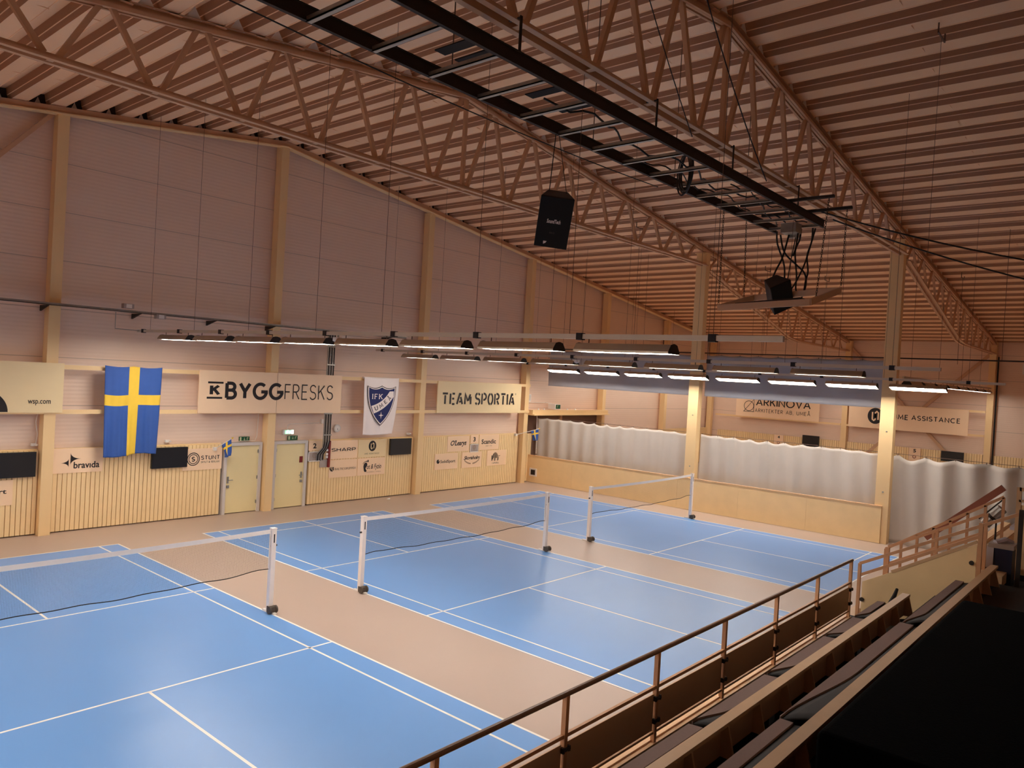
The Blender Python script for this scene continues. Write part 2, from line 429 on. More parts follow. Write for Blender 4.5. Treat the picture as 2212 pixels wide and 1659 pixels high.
for y, l in ((-12.6, 'steel column on the far end wall outside the right edge'), (-5.85, 'steel column on the far end wall right of the long black letter sign'), (.8, 'steel column on the far end wall behind the blue grey curtain')):
    t = thing('steel_column', l, 'column', (29.7, y, 0), 'wall columns of the end wall')
    part('column_shaft', MB().box(29.65, 29.98, y-.14, y+.14, 0, zr(29.7)-.05), 'column', t)
for y, l in ((1.1, 'freestanding cream column carrying the middle roof truss'), (-5.58, 'freestanding cream column carrying the nearest roof truss'), (-12.3, 'freestanding cream column outside the picture by the stand')):
    t = thing('freestanding_column', l, 'column', (12.95, y-.1, 0), 'freestanding truss columns')
    part('column_shaft', MB().box(12.78, 13.08, y-.32, y+.08, 0, 9.5), 'column', t)
    part('cap_plate', MB().box(12.7, 13.16, y-.36, y+.12, 9.5, 9.53), 'column', t)
    for z in (1.0, 2.9):
        part('bolt', MB().box(12.765, 12.78, y-.16, y-.12, z+.6, z+.64), 'galv', t)
def along(xs, y, dz, wd, ht, mb, rnd=False):
    for a, b in zip(xs[:-1], xs[1:]):
        if rnd: mb.tube([(a, y, zr(a)+dz), (b, y, zr(b)+dz)], wd, 10)
        else: mb.beam((a, y, zr(a)+dz), (b, y, zr(b)+dz), wd, ht)
t = thing('edge_beam', 'long sloping steel beam under the deck along the back wall', 'beam', (0, 8.6, zr(0)-.1))
mb = MB(); along((X0, 0, X1), 8.58, -.09, .14, .15, mb); part('beam_web', mb, 'steel', t)
mb = MB(); along((X0, 0, X1), 8.55, -.19, .24, .03, mb); part('lower_flange', mb, 'column', t)
k = -24
while k*.81 < X1-.9:
    b = k*.81
    if b > X0+.2:
        part('crest_shade_plate', MB().prism([(b+.34, zr(b+.34)+.01), (b+.75, zr(b+.75)+.01), (b+.70, zr(b+.7)+.262), (b+.39, zr(b+.39)+.262)], lambda p, q, d: Vector((p, 8.72+d, q)), 0, .02), 'deck_dark', t)  # dark plate standing in for the shade inside the open crest
        part('closure_plate', MB().prism([(b+.46, zr(b+.46)-.03), (b+.63, zr(b+.63)-.03), (b+.545, zr(b+.545)+.17)], lambda p, q, d: Vector((p, 8.66+d, q)), 0, .01), 'frame', t)
    k += 1
# diagonal wall braces
tag(MB().beam((-6.35, 8.75, 10.45), (-12.1, 8.75, 3.6), .1, .1).build('wall_brace', 'steel'), 'diagonal brace running down from the leftmost column on the back wall', 'brace')
tag(MB().beam((29.82, -5.8, 7.0), (29.82, .75, .4), .08, .14).build('wall_brace', 'steel'), 'brace falling to the left behind the long sign on the end wall', 'brace', 'crossing braces of the end wall')
tag(MB().beam((29.88, .8, 7.2), (29.88, -5.8, .1), .08, .14).build('wall_brace', 'steel'), 'brace falling to the right behind the long sign on the end wall', 'brace', 'crossing braces of the end wall')
def girt(x0, x1, z, l): tag(MB().box(x0, x1, 8.46, 8.5, z-.055, z+.055).build('wall_girt', 'column'), l, 'rail', 'horizontal wall rails of the back wall')
girt(X0, 12.35, 4.2, 'upper cream rail running behind the large signs on the back wall')
girt(X0, 12.35, 3.08, 'lower cream rail running under the large signs on the back wall')
for y0, y1, z, l in ((-5.7, .65, 4.12, 'upper rail behind the long sign on the end wall'), (-5.7, .65, 2.96, 'lower rail under the long sign on the end wall'), (-12.6, -6.0, 4.12, 'upper end wall rail right of the last wall column'), (.95, 8.2, 2.96, 'end wall rail under the slanted letter sign')):
    if l.startswith('upper end wall'): continue
    tag(MB().box(29.6, 29.65, y0, y1, z-.05, z+.05).build('wall_girt', 'column'), l, 'rail', 'horizontal wall rails of the end wall')

# ------------------------------------------------------------------ trusses
def truss(Y, label):
    t = thing('roof_truss', label, 'truss', (0, Y, 9.1), 'roof trusses')
    zt = lambda x: zr(x)-.1
    mb = MB(); xs = (X0+.1, 0, X1-.1)
    for a, b in zip(xs[:-1], xs[1:]):
        mb.beam((a, Y, zt(a)), (b, Y, zt(b)), .05, .16)
        mb.beam((a, Y, zt(a)+.075), (b, Y, zt(b)+.075), .2, .02)
        for s in (-.075, .075): mb.beam((a, Y+s, zt(a)-.06), (b, Y+s, zt(b)-.06), .05, .07)
    part('top_chord', mb, 'steel', t)
    zb = 9.12
    def bc(x):
        return zb if x <= 13 else (8.98-(x-13.1)*(8.98-7.02)/8.4 if x < 21.5 else (7.02-(x-21.5)*.06 if x < 22.9 else 6.95))
    pts = [(X0+.1, zb), (12.8, zb)]
    mb = MB(); mb.beam((pts[0][0], Y, zb+.02), (pts[1][0], Y, zb+.02), .15, .015)
    for s in (-1, 1): mb.beam((pts[0][0], Y+s*.074, zb-.025), (12.8, Y+s*.074, zb-.025), .012, .10).beam((pts[0][0], Y+s*.115, zb-.075), (12.8, Y+s*.115, zb-.075), .092, .014).beam((pts[0][0], Y+s*.158, zb-.062), (12.8, Y+s*.158, zb-.062), .008, .03)
    part('bottom_chord', mb, 'steel', t)
    q = [(13.1, 8.95), (21.3, 7.05), (22.2, 6.97), (22.9, 6.95), (29.7, 6.95)]
    mb = MB()
    for (a, za), (b, zb_) in zip(q[:-1], q[1:]):
        mb.beam((a, Y, za+.03), (b, Y, zb_+.03), .12, .02)
        for s in (-1, 1): mb.beam((a, Y+s*.09, za-.03), (b, Y+s*.09, zb_-.03), .08, .04)
    part('lower_chord', mb, 'steel', t)
    bots = [-.9-1.6*k for k in range(0, 12)]+[.12+1.6*k for k in range(0, 8)]
    for b in bots: part('batten_plate', MB().box(b-.05, b+.05, Y-.07, Y+.07, 9.06, 9.07), 'steel', t)
    def dia(xt, xb, zb_=9.15, s=.085):
        part('web_diagonal', MB().beam((xt, Y, zt(xt)-.04), (xb, Y, zb_), s, s, (0, 1, 0)), 'steel', t)
    tops = [0]+[1.02+1.58*k for k in range(8)]
    dia(-.09, -.82); dia(.06, .06)
    for k in range(8):
        x = tops[k+1]; b = .12+1.6*k
        dia(x-.09, b+.1)
        if k < 7: dia(x+.09, b+1.6-.1)
    for k in range(11):
        x = -1.75-1.6*k; b = -.9-1.6*k
        dia(x+.08, b-.1); dia(x-.08, b-1.6+.1)
    x = 13.75
    while x < 29.2:
        zb2 = bc(x-.55)
        part('web_diagonal', MB().beam((x, Y, zt(x)-.04), (x-.55, Y, zb2+.02), .06, .07, (0, 1, 0)), 'steel', t)
        if x+.75 < 29.6: part('web_diagonal', MB().beam((x+.08, Y, zt(x)-.04), (x+.78, Y, bc(x+.78)+.02), .05, .07, (0, 1, 0)), 'steel', t)
        x += 1.42
    k = -24
    while k*.81 < X1-.3:
        xx = k*.81+.1
        if X0+.3 < xx: part('deck_cleat', MB().prism([(xx-.02, zt(xx)+.07), (xx+.24, zt(xx)+.07), (xx+.16, zr(xx)+.005), (xx+.06, zr(xx)+.005)], lambda a, b, d: Vector((a, Y+d, b)), -.1, .1), 'deck', t)
        g = xx+.44
        if X0+.3 < g < X1-.3: part('closure_plate', MB().prism([(g-.13, zr(g)-.02), (g+.15, zr(g)-.02), (g+.01, zr(g)+.19)], lambda a, b, d: Vector((a, Y+d, b)), -.08, -.07), 'white', t)
        k += 1
    return t
truss(.85, 'beige lattice roof truss whose ridge shows at the middle of the ceiling')
truss(-5.88, 'nearest beige lattice roof truss crossing the upper right corner')
truss(-12.6, 'beige lattice roof truss overhead behind the viewpoint')

# ------------------------------------------------------------------ courts, nets
CX = {'1': -8.19, '2': 0.0, '3': 8.12}
NM = {'1': 'nearest blue badminton court at the left', '2': 'middle blue badminton court', '3': 'farthest blue badminton court beside the low plywood wall'}
for k, cx in CX.items():
    t = thing('badminton_court', NM[k]+' with white lines', 'court', (cx, 0, .001), 'badminton courts')
    part('court_surface', MB().box(cx-3.05, cx+3.05, -6.7, 6.7, .0005, .003), 'court', t)
    mb = MB(); L = .04
    def ln(x0, x1, y0, y1): mb.box(x0, x1, y0, y1, .003, .0042)
    for s in (-1, 1):
        ln(cx+s*3.05-L*(s > 0), cx+s*3.05+L*(s < 0), -6.7, 6.7)
        ln(cx+s*2.59-L/2, cx+s*2.59+L/2, -6.66, 6.66)
        for y in (1.98, 5.94): ln(cx-3.01, cx+3.01, s*y-L/2, s*y+L/2)
        ln(cx-3.05, cx+3.05, s*6.7-L*(s > 0), s*6.7+L*(s < 0))
        ln(cx-L/2, cx+L/2, min(s*1.98, s*6.66), max(s*1.98, s*6.66))
    part('court_lines', mb, 'line', t)
def post(x, s, label):
    t = thing('net_post', label, 'post', (x, 0, .003), 'badminton net posts')
    b = .045
    part('post_tube', MB().box(x-b, x+b, -b, b, .02, 1.55), 'post', t)
    part('post_cap', MB().box(x-b-.006, x+b+.006, -b-.006, b+.006, 1.55, 1.57), 'post', t)
    part('post_lettering', MB().box(x-.012, x+.012, -b-.002, -b, 1.30, 1.46), 'ink', t)
    part('cleat', MB().tube([(x-s*b, 0, 1.24), (x-s*(-b-.04), 0, 1.24)], .018), 'ink', t)
    part('foot_bar', MB().box(x-.03, x+.03, -.2, .2, .003, .03), 'white', t)
    for k in (-1, 1):
        part('wheel', MB().tube([(x+k*.05, -.1, .075), (x+k*.08, -.1, .075)], .07, 16), 'rubber', t)
    part('weight_housing', MB().box(x-.06, x+.06, -.14, .0, .02, .13), 'rubber', t)
    return t
NL = {('1', 1): 'white net post right of the nearest court', ('1', -1): 'white net post left of the nearest court, outside the picture',
      ('2', -1): 'white net post at the near side of the middle court', ('2', 1): 'white net post at the far side of the middle court',
      ('3', -1): 'white net post at the near side of the farthest court', ('3', 1): 'white net post at the far side of the farthest court by the plywood wall'}
for k, cx in CX.items():
    for s in (-1, 1): post(cx+s*3.05, s, NL[(k, s)])
    t = thing('badminton_net', {'1': 'dark mesh net over the nearest court with white top tape', '2': 'dark mesh net over the middle court with white top tape', '3': 'dark mesh net over the farthest court with white top tape'}[k], 'net', (cx, 0, .8), 'badminton nets')
    xa, xb = cx-2.99, cx+2.99
    sag = lambda x: -.026*(1-((x-cx)/3.0)**2)
    def bot(x):
        u = (x-xa)/(xb-xa)
        return .80-.05*math.sin(PI*u)+(.03*math.exp(-((u-.97)/.05)**2))-.035*math.exp(-((u-.0)/.03)**2)+.006*math.sin(19*u)+.008*math.sin(41*u+1)
    N = 60; xs = [xa+(xb-xa)*i/N for i in range(N+1)]
    mb = MB()
    for i in range(N):
        a, b = xs[i], xs[i+1]
        for y in (-.004, .004):
            mb.add([(a, y, 1.545+sag(a)), (b, y, 1.545+sag(b)), (b, y, 1.47+sag(b)), (a, y, 1.47+sag(a))], [(0, 1, 2, 3)])
    part('top_tape', mb, 'tape', t)
    mb = MB(); r = .0007
    nx = 299
    for i in range(nx+1):
        x = xa+(xb-xa)*i/nx; mb.add([(x-r, 0, 1.47+sag(x)), (x+r, 0, 1.47+sag(x)), (x+r, 0, bot(x)), (x-r, 0, bot(x))], [(0, 1, 2, 3)])
    for j in range(1, 34):
        f = j/34
        for i in range(N):
            a, b = xs[i], xs[i+1]; za = (1.47+sag(a))*(1-f)+bot(a)*f; zb = (1.47+sag(b))*(1-f)+bot(b)*f
            mb.add([(a, 0, za-r), (b, 0, zb-r), (b, 0, zb+r), (a, 0, za+r)], [(0, 1, 2, 3)])
    part('net_mesh', mb, 'net', t)
    part('bottom_cord', MB().tube([(x, 0, bot(x)) for x in xs], .008, 6), 'net', t)
    mb = MB()
    for x in (xa, xb): mb.box(x-.012, x+.012, -.006, .006, .8, 1.53)
    part('side_tape', mb, 'tape', t)
t = thing('shuttlecock', 'white shuttlecock lying on the grey floor near the back wall', 'shuttlecock', (4.45, 8.15, 0))
part('feather_skirt', MB().tube([(4.45, 8.15, .035), (4.53, 8.12, .04)], [.014, .034], 14, caps=False), 'leather', t)
part('cork', MB().tube([(4.42, 8.16, .03), (4.45, 8.15, .035)], [.01, .014], 12), 'leather', t)

# ------------------------------------------------------------------ light rails and luminaires
def fixture(x, y, z, axis, tilt, label, group):
    """trough luminaire 1.5 m long; axis 'y' or 'x'"""
    t = thing('light_fixture', label, 'lamp', (x, y, z), group)
    L = .76
    def P(a, b, c):     # a along, b across, c up, tilted about the long axis
        bb = b*math.cos(tilt)-c*math.sin(tilt); cc = b*math.sin(tilt)+c*math.cos(tilt)
        return (x+bb, y+a, z+cc) if axis == 'y' else (x+a, y+bb, z+cc)
    pr = [(-.15, -.06), (-.15, -.03), (-.085, .06), (0, .068)]
    mb = MB()
    for s in (-1, 1):
        for (b0, c0), (b1, c1) in zip(pr[:-1], pr[1:]):
            mb.add([P(-L, s*b0, c0), P(L, s*b0, c0), P(L, s*b1, c1), P(-L, s*b1, c1)], [(0, 1, 2, 3)])
    part('reflector_housing', mb, 'alu', t)
    for e in (-L, L):
        mb = MB(); mb.add([P(e, *q) for q in ((-.15, -.06), (.15, -.06), (.15, -.03), (.085, .06), (.02, .075), (-.02, .075), (-.085, .06), (-.15, -.03))], [tuple(range(8))])
        part('end_plate', mb, 'gantry', t)
    mb = MB()
    # lamp bar: glowing underneath, thin slit at the top of the trough lets a little light upwards
    vs = [P(a, b, c) for c in (-.056, -.036) for a in (-L+.03, L-.03) for b in (-.11, .11)]
    mb.add(vs, [(0, 1, 3, 2), (4, 6, 7, 5), (0, 4, 5, 1), (2, 3, 7, 6), (0, 2, 6, 4), (1, 5, 7, 3)])
    far = 'far' in group
    part('lamp_diffuser', mb, 'lamp_far' if far else 'lamp', t)
    for e in (-.6, .6):
        part('hanger', MB().tube([P(e, 0, .07), P(e, 0, .12), P(e, 0, .16)], .008, 6), 'wire', t)
    return t
PITCH = 1.883
names_y = ['first', 'second', 'third', 'fourth', 'fifth', 'sixth', 'seventh', 'eighth']
def rail_y(x, z, rl, fl, grp, tilt, zf, y0=-8.9, y1=8.75, wires=True):
    t = thing('lighting_rail', rl, 'rail', (x, 0, z), 'lighting rails along the courts')
    part('rail_profile', MB().box(x-.03, x+.03, y0, y1, z-.035, z+.035), 'rail', t)
    for k in range(9):
        yy = y0+.9+k*2.05; part('rail_clamp', MB().box(x-.045, x+.045, yy-.05, yy+.05, z-.05, z+.05), 'ink', t)
    if wires:
        for yy in (8.0, 5.6, 3.1, .55, -1.5, -3.85, -5.75, -8.0):
            part('hanger_wire', MB().tube([(x, yy, z+.03), (x, yy, zr(x)+.02)], .0045, 5), 'wire', t)
    f0 = None
    for i in range(8):
        y = 6.48-PITCH*i
        lab = fl % names_y[i]
        if f0 is None: f0 = fixture(x, y, zf, 'y', tilt, lab, grp)
        else: dup(f0, (0, y-6.48, 0), lab)
    return t
rail_y(-4.08, 5.25, 'light rail hanging between the nearest and middle courts', '%s light fixture from the back wall between nearest and middle courts', 'light fixtures between the nearest and middle courts', .0, 5.09)
rail_y(4.08, 5.23, 'light rail hanging between the middle and farthest courts', '%s light fixture from the back wall between middle and farthest courts', 'light fixtures between the middle and farthest courts', .0, 5.07)
rail_y(12.0, 5.15, 'light rail hanging beside the freestanding columns, lamps tilted to the courts', '%s bright tilted light fixture from the back wall beside the freestanding columns', 'tilted light fixtures beside the freestanding columns', -.30, 4.93)
rail_y(-12.25, 5.25, 'light rail left of the nearest court', '%s light fixture from the back wall left of the nearest court', 'light fixtures left of the nearest court', .12, 5.09, wires=False)
for Y, lab in ((-5.9, 'over the near edge of the courts behind the curtain'), (.9, 'over the middle of the courts behind the curtain'), (7.4, 'close to the back wall behind the curtain')):
    t = thing('lighting_rail', 'far light rail '+lab, 'rail', (21.5, Y, 5.27), 'lighting rails behind the curtain')
    part('rail_profile', MB().box(13.6, 29.3, Y-.03, Y+.03, 5.23, 5.3), 'rail', t)
    for xx in (14.5, 18.5, 22.5, 26.5): part('hanger_wire', MB().tube([(xx, Y, 5.3), (xx, Y, zr(xx)+.02)], .006, 5), 'wire', t)
    f0 = None
    for i in range(8):
        x = 14.8+1.9*i; l = '%s far light fixture from the columns %s' % (names_y[i], lab.replace(' behind the curtain', ''))
        if f0 is None: f0 = fixture(x, Y, 5.1, 'x', 0, l, 'far light fixtures '+lab)
        else: dup(f0, (x-14.8, 0, 0), l)
# small sensor lamps and boxes on the rails
def cone_lamp(x, y, z, l):
    t = thing('sensor_lamp', l, 'sensor', (x, y, z), 'white sensors on the rails')
    part('shade', MB().tube([(x, y, z), (x, y, z-.07), (x, y, z-.1)], [.1, .1, .02], 16), 'white', t, True)
    part('stem', MB().tube([(x, y, z), (x, y, z+.08)], .02, 8), 'galv', t)
cone_lamp(-4.08, -.2, 5.17, 'white cone sensor on the rail between the nearest and middle courts')
cone_lamp(4.08, .08, 5.15, 'white cone sensor on the rail between the middle and farthest courts')

# ------------------------------------------------------------------ cable tray, conduits and wall fittings
t = thing('cable_tray', 'long narrow cable tray high on the back wall left of the conduits', 'tray', (-8, 8.4, 5.72))
part('tray_channel', MB().box(X0+.3, 5.0, 8.25, 8.45, 5.70, 5.715).box(X0+.3, 5.0, 8.25, 8.262, 5.70, 5.76).box(X0+.3, 5.0, 8.438, 8.45, 5.70, 5.76), 'galv', t)
for x in (-9.5, -6.4, -4.2, -2.1, -.2, 2.2, 4.4):
    part('tray_bracket', MB().prism([(8.3, 5.7), (8.88, 5.7), (8.88, 5.56)], lambda a, b, d: Vector((x+d, a, b)), -.02, .02), 'gantry', t)
t = thing('conduit_bundle', 'dark bundle of vertical conduits right of the second door', 'pipe', (1.97, 8.8, 1.4))
for i, dx in enumerate((-.13, -.08, -.03, .02, .07, .12)):
    pts = [(1.98+dx, 8.45, 5.72), (1.98+dx, 8.45, 2.1), (1.99+dx*.8, 8.52, 1.9), (1.90+dx, 8.66, 1.66), (1.90+dx, 8.68, 1.45)]
    part('conduit', MB().tube(pts, .019, 8), 'cable' if i % 2 else 'galv', t)
for z in (2.3, 3.0, 4.6, 5.2): part('pipe_clip', MB().box(1.82, 2.14, 8.42, 8.435, z, z+.04), 'galv', t)
t = thing('cabinet_niche', 'red and grey equipment niche below the conduits', 'cabinet', (2.1, 8.66, 1.2))
part('red_edge', MB().box(2.2, 2.27, 8.6, 8.7, 1.22, 2.1), 'red', t)
part('grey_plate', MB().box(1.92, 2.2, 8.665, 8.7, 1.22, 1.48), 'grey', t)
for z in (1.52, 1.62, 1.75): part('socket', MB().box(2.12, 2.19, 8.62, 8.68, z, z+.08), 'white', t)
for x, z, l in ((-4.55, 5.80, 'small white junction box on top of the cable tray'), (-3.7, 5.60, 'small white junction box hanging just below the cable tray')):
    t = thing('junction_box', l, 'box', (x, 8.35, z), 'white boxes at the cable tray')
    part('box_body', MB().box(x-.13, x+.13, 8.24, 8.4, z, z+.12), 'grey', t); part('box_lid', MB().box(x-.07, x+.07, 8.225, 8.24, z+.01, z+.11), 'white', t)
t = thing('drop_conduit', 'thin conduit dropping from the tray to the first light rail', 'pipe', (-4.9, 8.5, 5.2))
part('conduit', MB().tube([(-4.85, 8.3, 5.68), (-4.85, 8.3, 5.25), (-4.08, 8.6, 5.25)], .012, 6), 'galv', t)

def clock():
    fr = F_back(8.88); c = (2.66, 2.49)
    t = thing('wall_clock', 'round white wall clock above the black letter boards', 'clock', (2.66, 8.88, 2.49))
    part('clock_rim', MB().ring(c, .105, .13, fr, .06).ring(c, .13, .135, fr, .05).tube([(2.66, 8.88, 2.49), (2.66, 8.825, 2.49)], .128, 28), 'frame', t)
    part('clock_face', MB().disc(c, .108, fr, .058), 'white', t)
    mb = MB()
    for k in range(12):
        a = k*PI/6; v, f = ribbon([(c[0]+.085*math.cos(a), c[1]+.085*math.sin(a)), (c[0]+.1*math.cos(a), c[1]+.1*math.sin(a))], .006)
        mb.add([fr(p.x, p.y, .06) for p in v], f)
    for a, l in ((-100, .055), (-65, .08)):
        a = math.radians(a); v, f = ribbon([c, (c[0]+l*math.cos(a), c[1]+l*math.sin(a))], .008); mb.add([fr(p.x, p.y, .061) for p in v], f)
    part('clock_hands', mb, 'ink', t)
clock()
def runner(mb, fr, cx, cy, s, d):
    mb.disc((cx+.3*s, cy+.78*s), .13*s, fr, d, 12)
    for pl, w_ in (([(.15, .6), (-.05, .1)], .2), ([(.12, .58), (.42, .38), (.6, .5)], .1), ([(.1, .6), (-.25, .5), (-.32, .25)], .1), ([(-.05, .1), (.25, -.15), (.15, -.55)], .13), ([(-.05, .1), (-.2, -.25), (-.55, -.4)], .13)):
        v, f = ribbon([(cx+a*s, cy+b*s) for a, b in pl], w_*s); mb.add([fr(p.x, p.y, d) for p in v], f)
def exit_sign(x0, x1, z0, z1, lab, lit):
    fr = F_back(8.86)
    t = thing('exit_sign', lab, 'sign', ((x0+x1)/2, 8.86, z0), 'green exit signs over the doors')
    part('sign_body', MB().box(x0, x1, 8.80 if lit else 8.85, 8.88, z0, z1), 'white' if lit else 'green', t)
    D = .062 if lit else .012
    w_ = x1-x0; h = z1-z0
    if lit: part('sign_face', MB().face([(x0+.06, z0+.02), (x1-.02, z0+.02), (x1-.02, z1-.02), (x0+.06, z1-.02)], fr, D), 'greenlit', t)
    mb = MB(); runner(mb, fr, x1-.22*w_ if not lit else x0+.36*w_, (z0+z1)/2, h*.5, D+.002)
    ax = x0+.5*w_ if not lit else x0+.6*w_
    for pl in ([(ax, z1-.03), (ax, z0+.03)], [(ax-.025, z0+.06), (ax, z0+.03), (ax+.025, z0+.06)]):
        v, f = ribbon(pl, .012); mb.add([fr(p.x, p.y, D+.002) for p in v], f)
    a, b = (x0+.015, x0+.2*w_) if not lit else (x1-.25*w_, x1-.04*w_)
    mb.face([(a, z0+.015), (b, z0+.015), (b, z1-.015), (a, z1-.015)], fr, D+.002)
    part('pictogram', mb, 'glowwhite' if lit else 'lumi', t)
exit_sign(-.9, -.56, 2.15, 2.29, 'green running man sign over the left door', False)
exit_sign(.78, 1.14, 2.14, 2.28, 'green unlit running man sign just above the right door', False)
exit_sign(.58, .96, 2.33, 2.48, 'glowing green exit sign above the right door', True)
tag(MB().tube([(.75, 8.87, 2.48), (.77, 8.87, 2.6), (.85, 8.87, 2.66), (1.95, 8.87, 2.68)], .009, 6).build('exit_sign_cable', 'white'), 'thin white conduit from the glowing exit sign to the pipes', 'cable')
tag(MB().box(2.03, 2.11, 8.83, 8.9, 2.66, 2.8).build('thermostat', 'white'), 'small white thermostat box beside the conduits', 'thermostat')
def socket_thing(x, z, l):
    t = thing('wall_socket', l, 'socket', (x, 8.86, z), 'white sockets above the boards')
    part('socket_body', MB().box(x-.06, x+.06, 8.80, 8.88, z, z+.07), 'white', t); part('plug', MB().tube([(x+.04, 8.8, z+.035), (x+.07, 8.76, z+.03)], .025, 10), 'white', t)
socket_thing(-6.42, 2.2, 'white socket above the left scoreboard screen beside the leftmost column')
socket_thing(-3.1, 2.19, 'white socket above the black screen right of the large flag')
socket_thing(5.85, 2.2, 'white socket above the black screen by the third column')
tag(MB().tube([(-6.38, 8.82, 2.24), (-6.36, 8.8, 2.5), (-6.4, 8.82, 2.8), (-6.36, 8.82, 3.05)], .009, 6).build('white_cable', 'white'), 'white cable hanging down beside the leftmost column', 'cable')
tag(MB().tube([(-.3, 8.84, 3.02), (-.32, 8.84, 2.3), (-.4, 8.8, 2.17), (-1.3, 8.8, 2.16)], .009, 6).build('white_cable', 'white'), 'white cable beside the ridge column down to the left door frame', 'cable')

# ------------------------------------------------------------------ large hanging boards
def board(name, lab, x0, x1, z0, z1, m='sign', Y=8.46, th=.04, grp='large sponsor boards on the back wall', fr=None):
    t = thing(name, lab, 'sign', ((x0+x1)/2, Y, z0), grp)
    part('board_panel', MB().box(x0, x1, Y-th, Y, z0, z1), m, t)
    return t, F_back(Y-th)
t, fr = board('sponsor_board', 'large cream board lettered wsp.com at the left edge', -9.6, -5.95, 3.06, 4.29, 'sign_cream')
mb = MB(); c = (-7.75, 3.08); mb.face([(c[0]+.62*math.cos(a*PI/30)-.0, c[1]+.55*math.sin(a*PI/30)) for a in range(31)], fr, .004)
part('logo_shape', mb, 'ink', t)
part('lettering', fit(MB(), font_text('wsp.com', .012), (-6.72, -6.22, 3.24, 3.37), fr), 'ink', t)
t, fr = board('sponsor_board', 'large peach board lettered KBYGGFRESKS under the ridge column', -2.46, 2.44, 3.04, 4.28)
mb = MB(); mb.face([(-2.2, 3.9), (-1.73, 3.9), (-1.73, 3.955), (-2.2, 3.955)], fr, .004); mb.face([(-2.22, 3.46), (-1.75, 3.46), (-1.75, 3.515), (-2.22, 3.515)], fr, .004)
fit(mb, stroke_text('K', .26), (-2.14, -1.82, 3.57, 3.86), fr); part('logo_letter', mb, 'ink', t)
part('bold_lettering', fit(MB(), stroke_text('BYGG', .225, gap=.09), (-1.67, .26, 3.44, 3.97), fr), 'ink', t)
part('thin_lettering', fit(MB(), stroke_text('FRESKS', .085, gap=.17), (.30, 2.11, 3.46, 3.95), fr), 'ink', t)
part('panel_joint', MB().box(.035, .042, 8.416, 8.42, 3.04, 4.28), 'ink_soft', t)
t, fr = board('sponsor_board', 'large cream board lettered TEAM SPORTIA by the fourth column', 6.84, 11.7, 3.03, 4.24, 'sign_cream')
mb = fit(MB(), stroke_text('TEAM', .19, STENCIL, .1), (7.1, 8.68, 3.34, 3.86), fr)
fit(mb, stroke_text('SPORTIA', .19, STENCIL, .1), (8.87, 11.28, 3.34, 3.85), fr); mb.ring((11.33, 3.82), .02, .035, fr, .004)
part('lettering', mb, 'ink', t)

# ------------------------------------------------------------------ small boards on the slats
YS = 8.70
SG = 'small sponsor boards on the slatted wall'
def sboard(lab, x0, x1, z0, z1, m='sign'):
    return board('sponsor_board', lab, x0, x1, z0, z1, m, YS, .02, SG)
t, fr = sboard('small peach board ending in the letters ort at the left edge', -8.4, -6.87, .8, 1.41)
part('lettering', fit(MB(), font_text('Team Sport', .02), (-8.1, -7.0, 1.05, 1.2), fr), 'ink', t)
t, fr = sboard('peach board lettered bravida with a star logo', -6.03, -4.84, 1.5, 2.13)
part('lettering', fit(MB(), font_text('bravıda', .018), (-5.54, -4.92, 1.61, 1.78), fr), 'ink', t)
def star_half(c, sx, sz, side):
    pts = []; n = 8
    for i in range(n+1):
        a = i/n; pts.append((c[0]+side*sx*(1-math.cos(a*PI/2))**1.0*1.0*(1 if True else 0), c[1]+sz*(1-math.sin(a*PI/2))))
    pts2 = [(x, 2*c[1]-z) for x, z in reversed(pts[:-1])]
    return pts+pts2
mb = MB()
mb.face(star_half((-5.62, 1.86), .25, .16, 1), fr, .004); mb.face(star_half((-5.66, 1.76), .19, .11, -1), fr, .004)
part('star_logo', mb, 'ink', t)
t, fr = sboard('peach board lettered STUNT with a ringed S left of the door', -2.7, -1.52, 1.38, 2.0)
part('lettering', fit(fit(MB(), stroke_text('STUNT', .17, gap=.14), (-2.16, -1.6, 1.66, 1.80), fr), stroke_text('SKYLT & REKLAM', .14, gap=.16), (-2.16, -1.6, 1.575, 1.635), fr), 'ink', t)
c = (-2.39, 1.7)
part('ring_logo', fit(MB().ring(c, .165, .19, fr, .004).ring(c, .12, .14, fr, .004), stroke_text('S', .22), (-2.44, -2.34, 1.63, 1.77), fr), 'ink', t)
def number(n, lab, x0, x1, rect, fx):
    t, fr = board('court_number_board', lab, x0, x1, 1.79, 2.12, 'sign', YS, .02, 'court number boards')
    part('digit', fit(MB(), font_text(n, .03), rect, fr), 'ink', t)
    u = thing('framed_notice', 'white framed notice with a small ringed mark under number %s' % n, 'frame', ((fx[0]+fx[1])/2, YS, 1.43), 'framed notices under the court numbers')
    a, b, z0, z1 = fx[0], fx[1], 1.43, 1.76
    part('notice_sheet', MB().box(a+.02, b-.02, YS-.02, YS, z0+.02, z1-.02), 'grey', u)
    part('notice_frame', MB().box(a, b, YS-.035, YS, z0, z0+.025).box(a, b, YS-.035, YS, z1-.025, z1).box(a, a+.025, YS-.035, YS, z0, z1).box(b-.025, b, YS-.035, YS, z0, z1), 'white', u)
    f2 = F_back(YS-.02); cc = ((a+b)/2, 1.63)
    part('ringed_mark', fit(fit(MB().ring(cc, .075, .088, f2, .004).ring(cc, .05, .06, f2, .004), stroke_text('S', .2), (cc[0]-.022, cc[0]+.022, 1.6, 1.66), f2), stroke_text('STUNT', .16), (cc[0]-.07, cc[0]+.07, 1.49, 1.52), f2), 'ink_soft', u)
number('2', 'peach number 2 board right of the second door', 1.47, 1.97, (1.63, 1.76, 1.86, 2.03), (1.46, 1.95))
number('3', 'peach number 3 board between two sponsor boards', 9.04, 9.49, (9.19, 9.32, 1.86, 2.04), (9.03, 9.5))
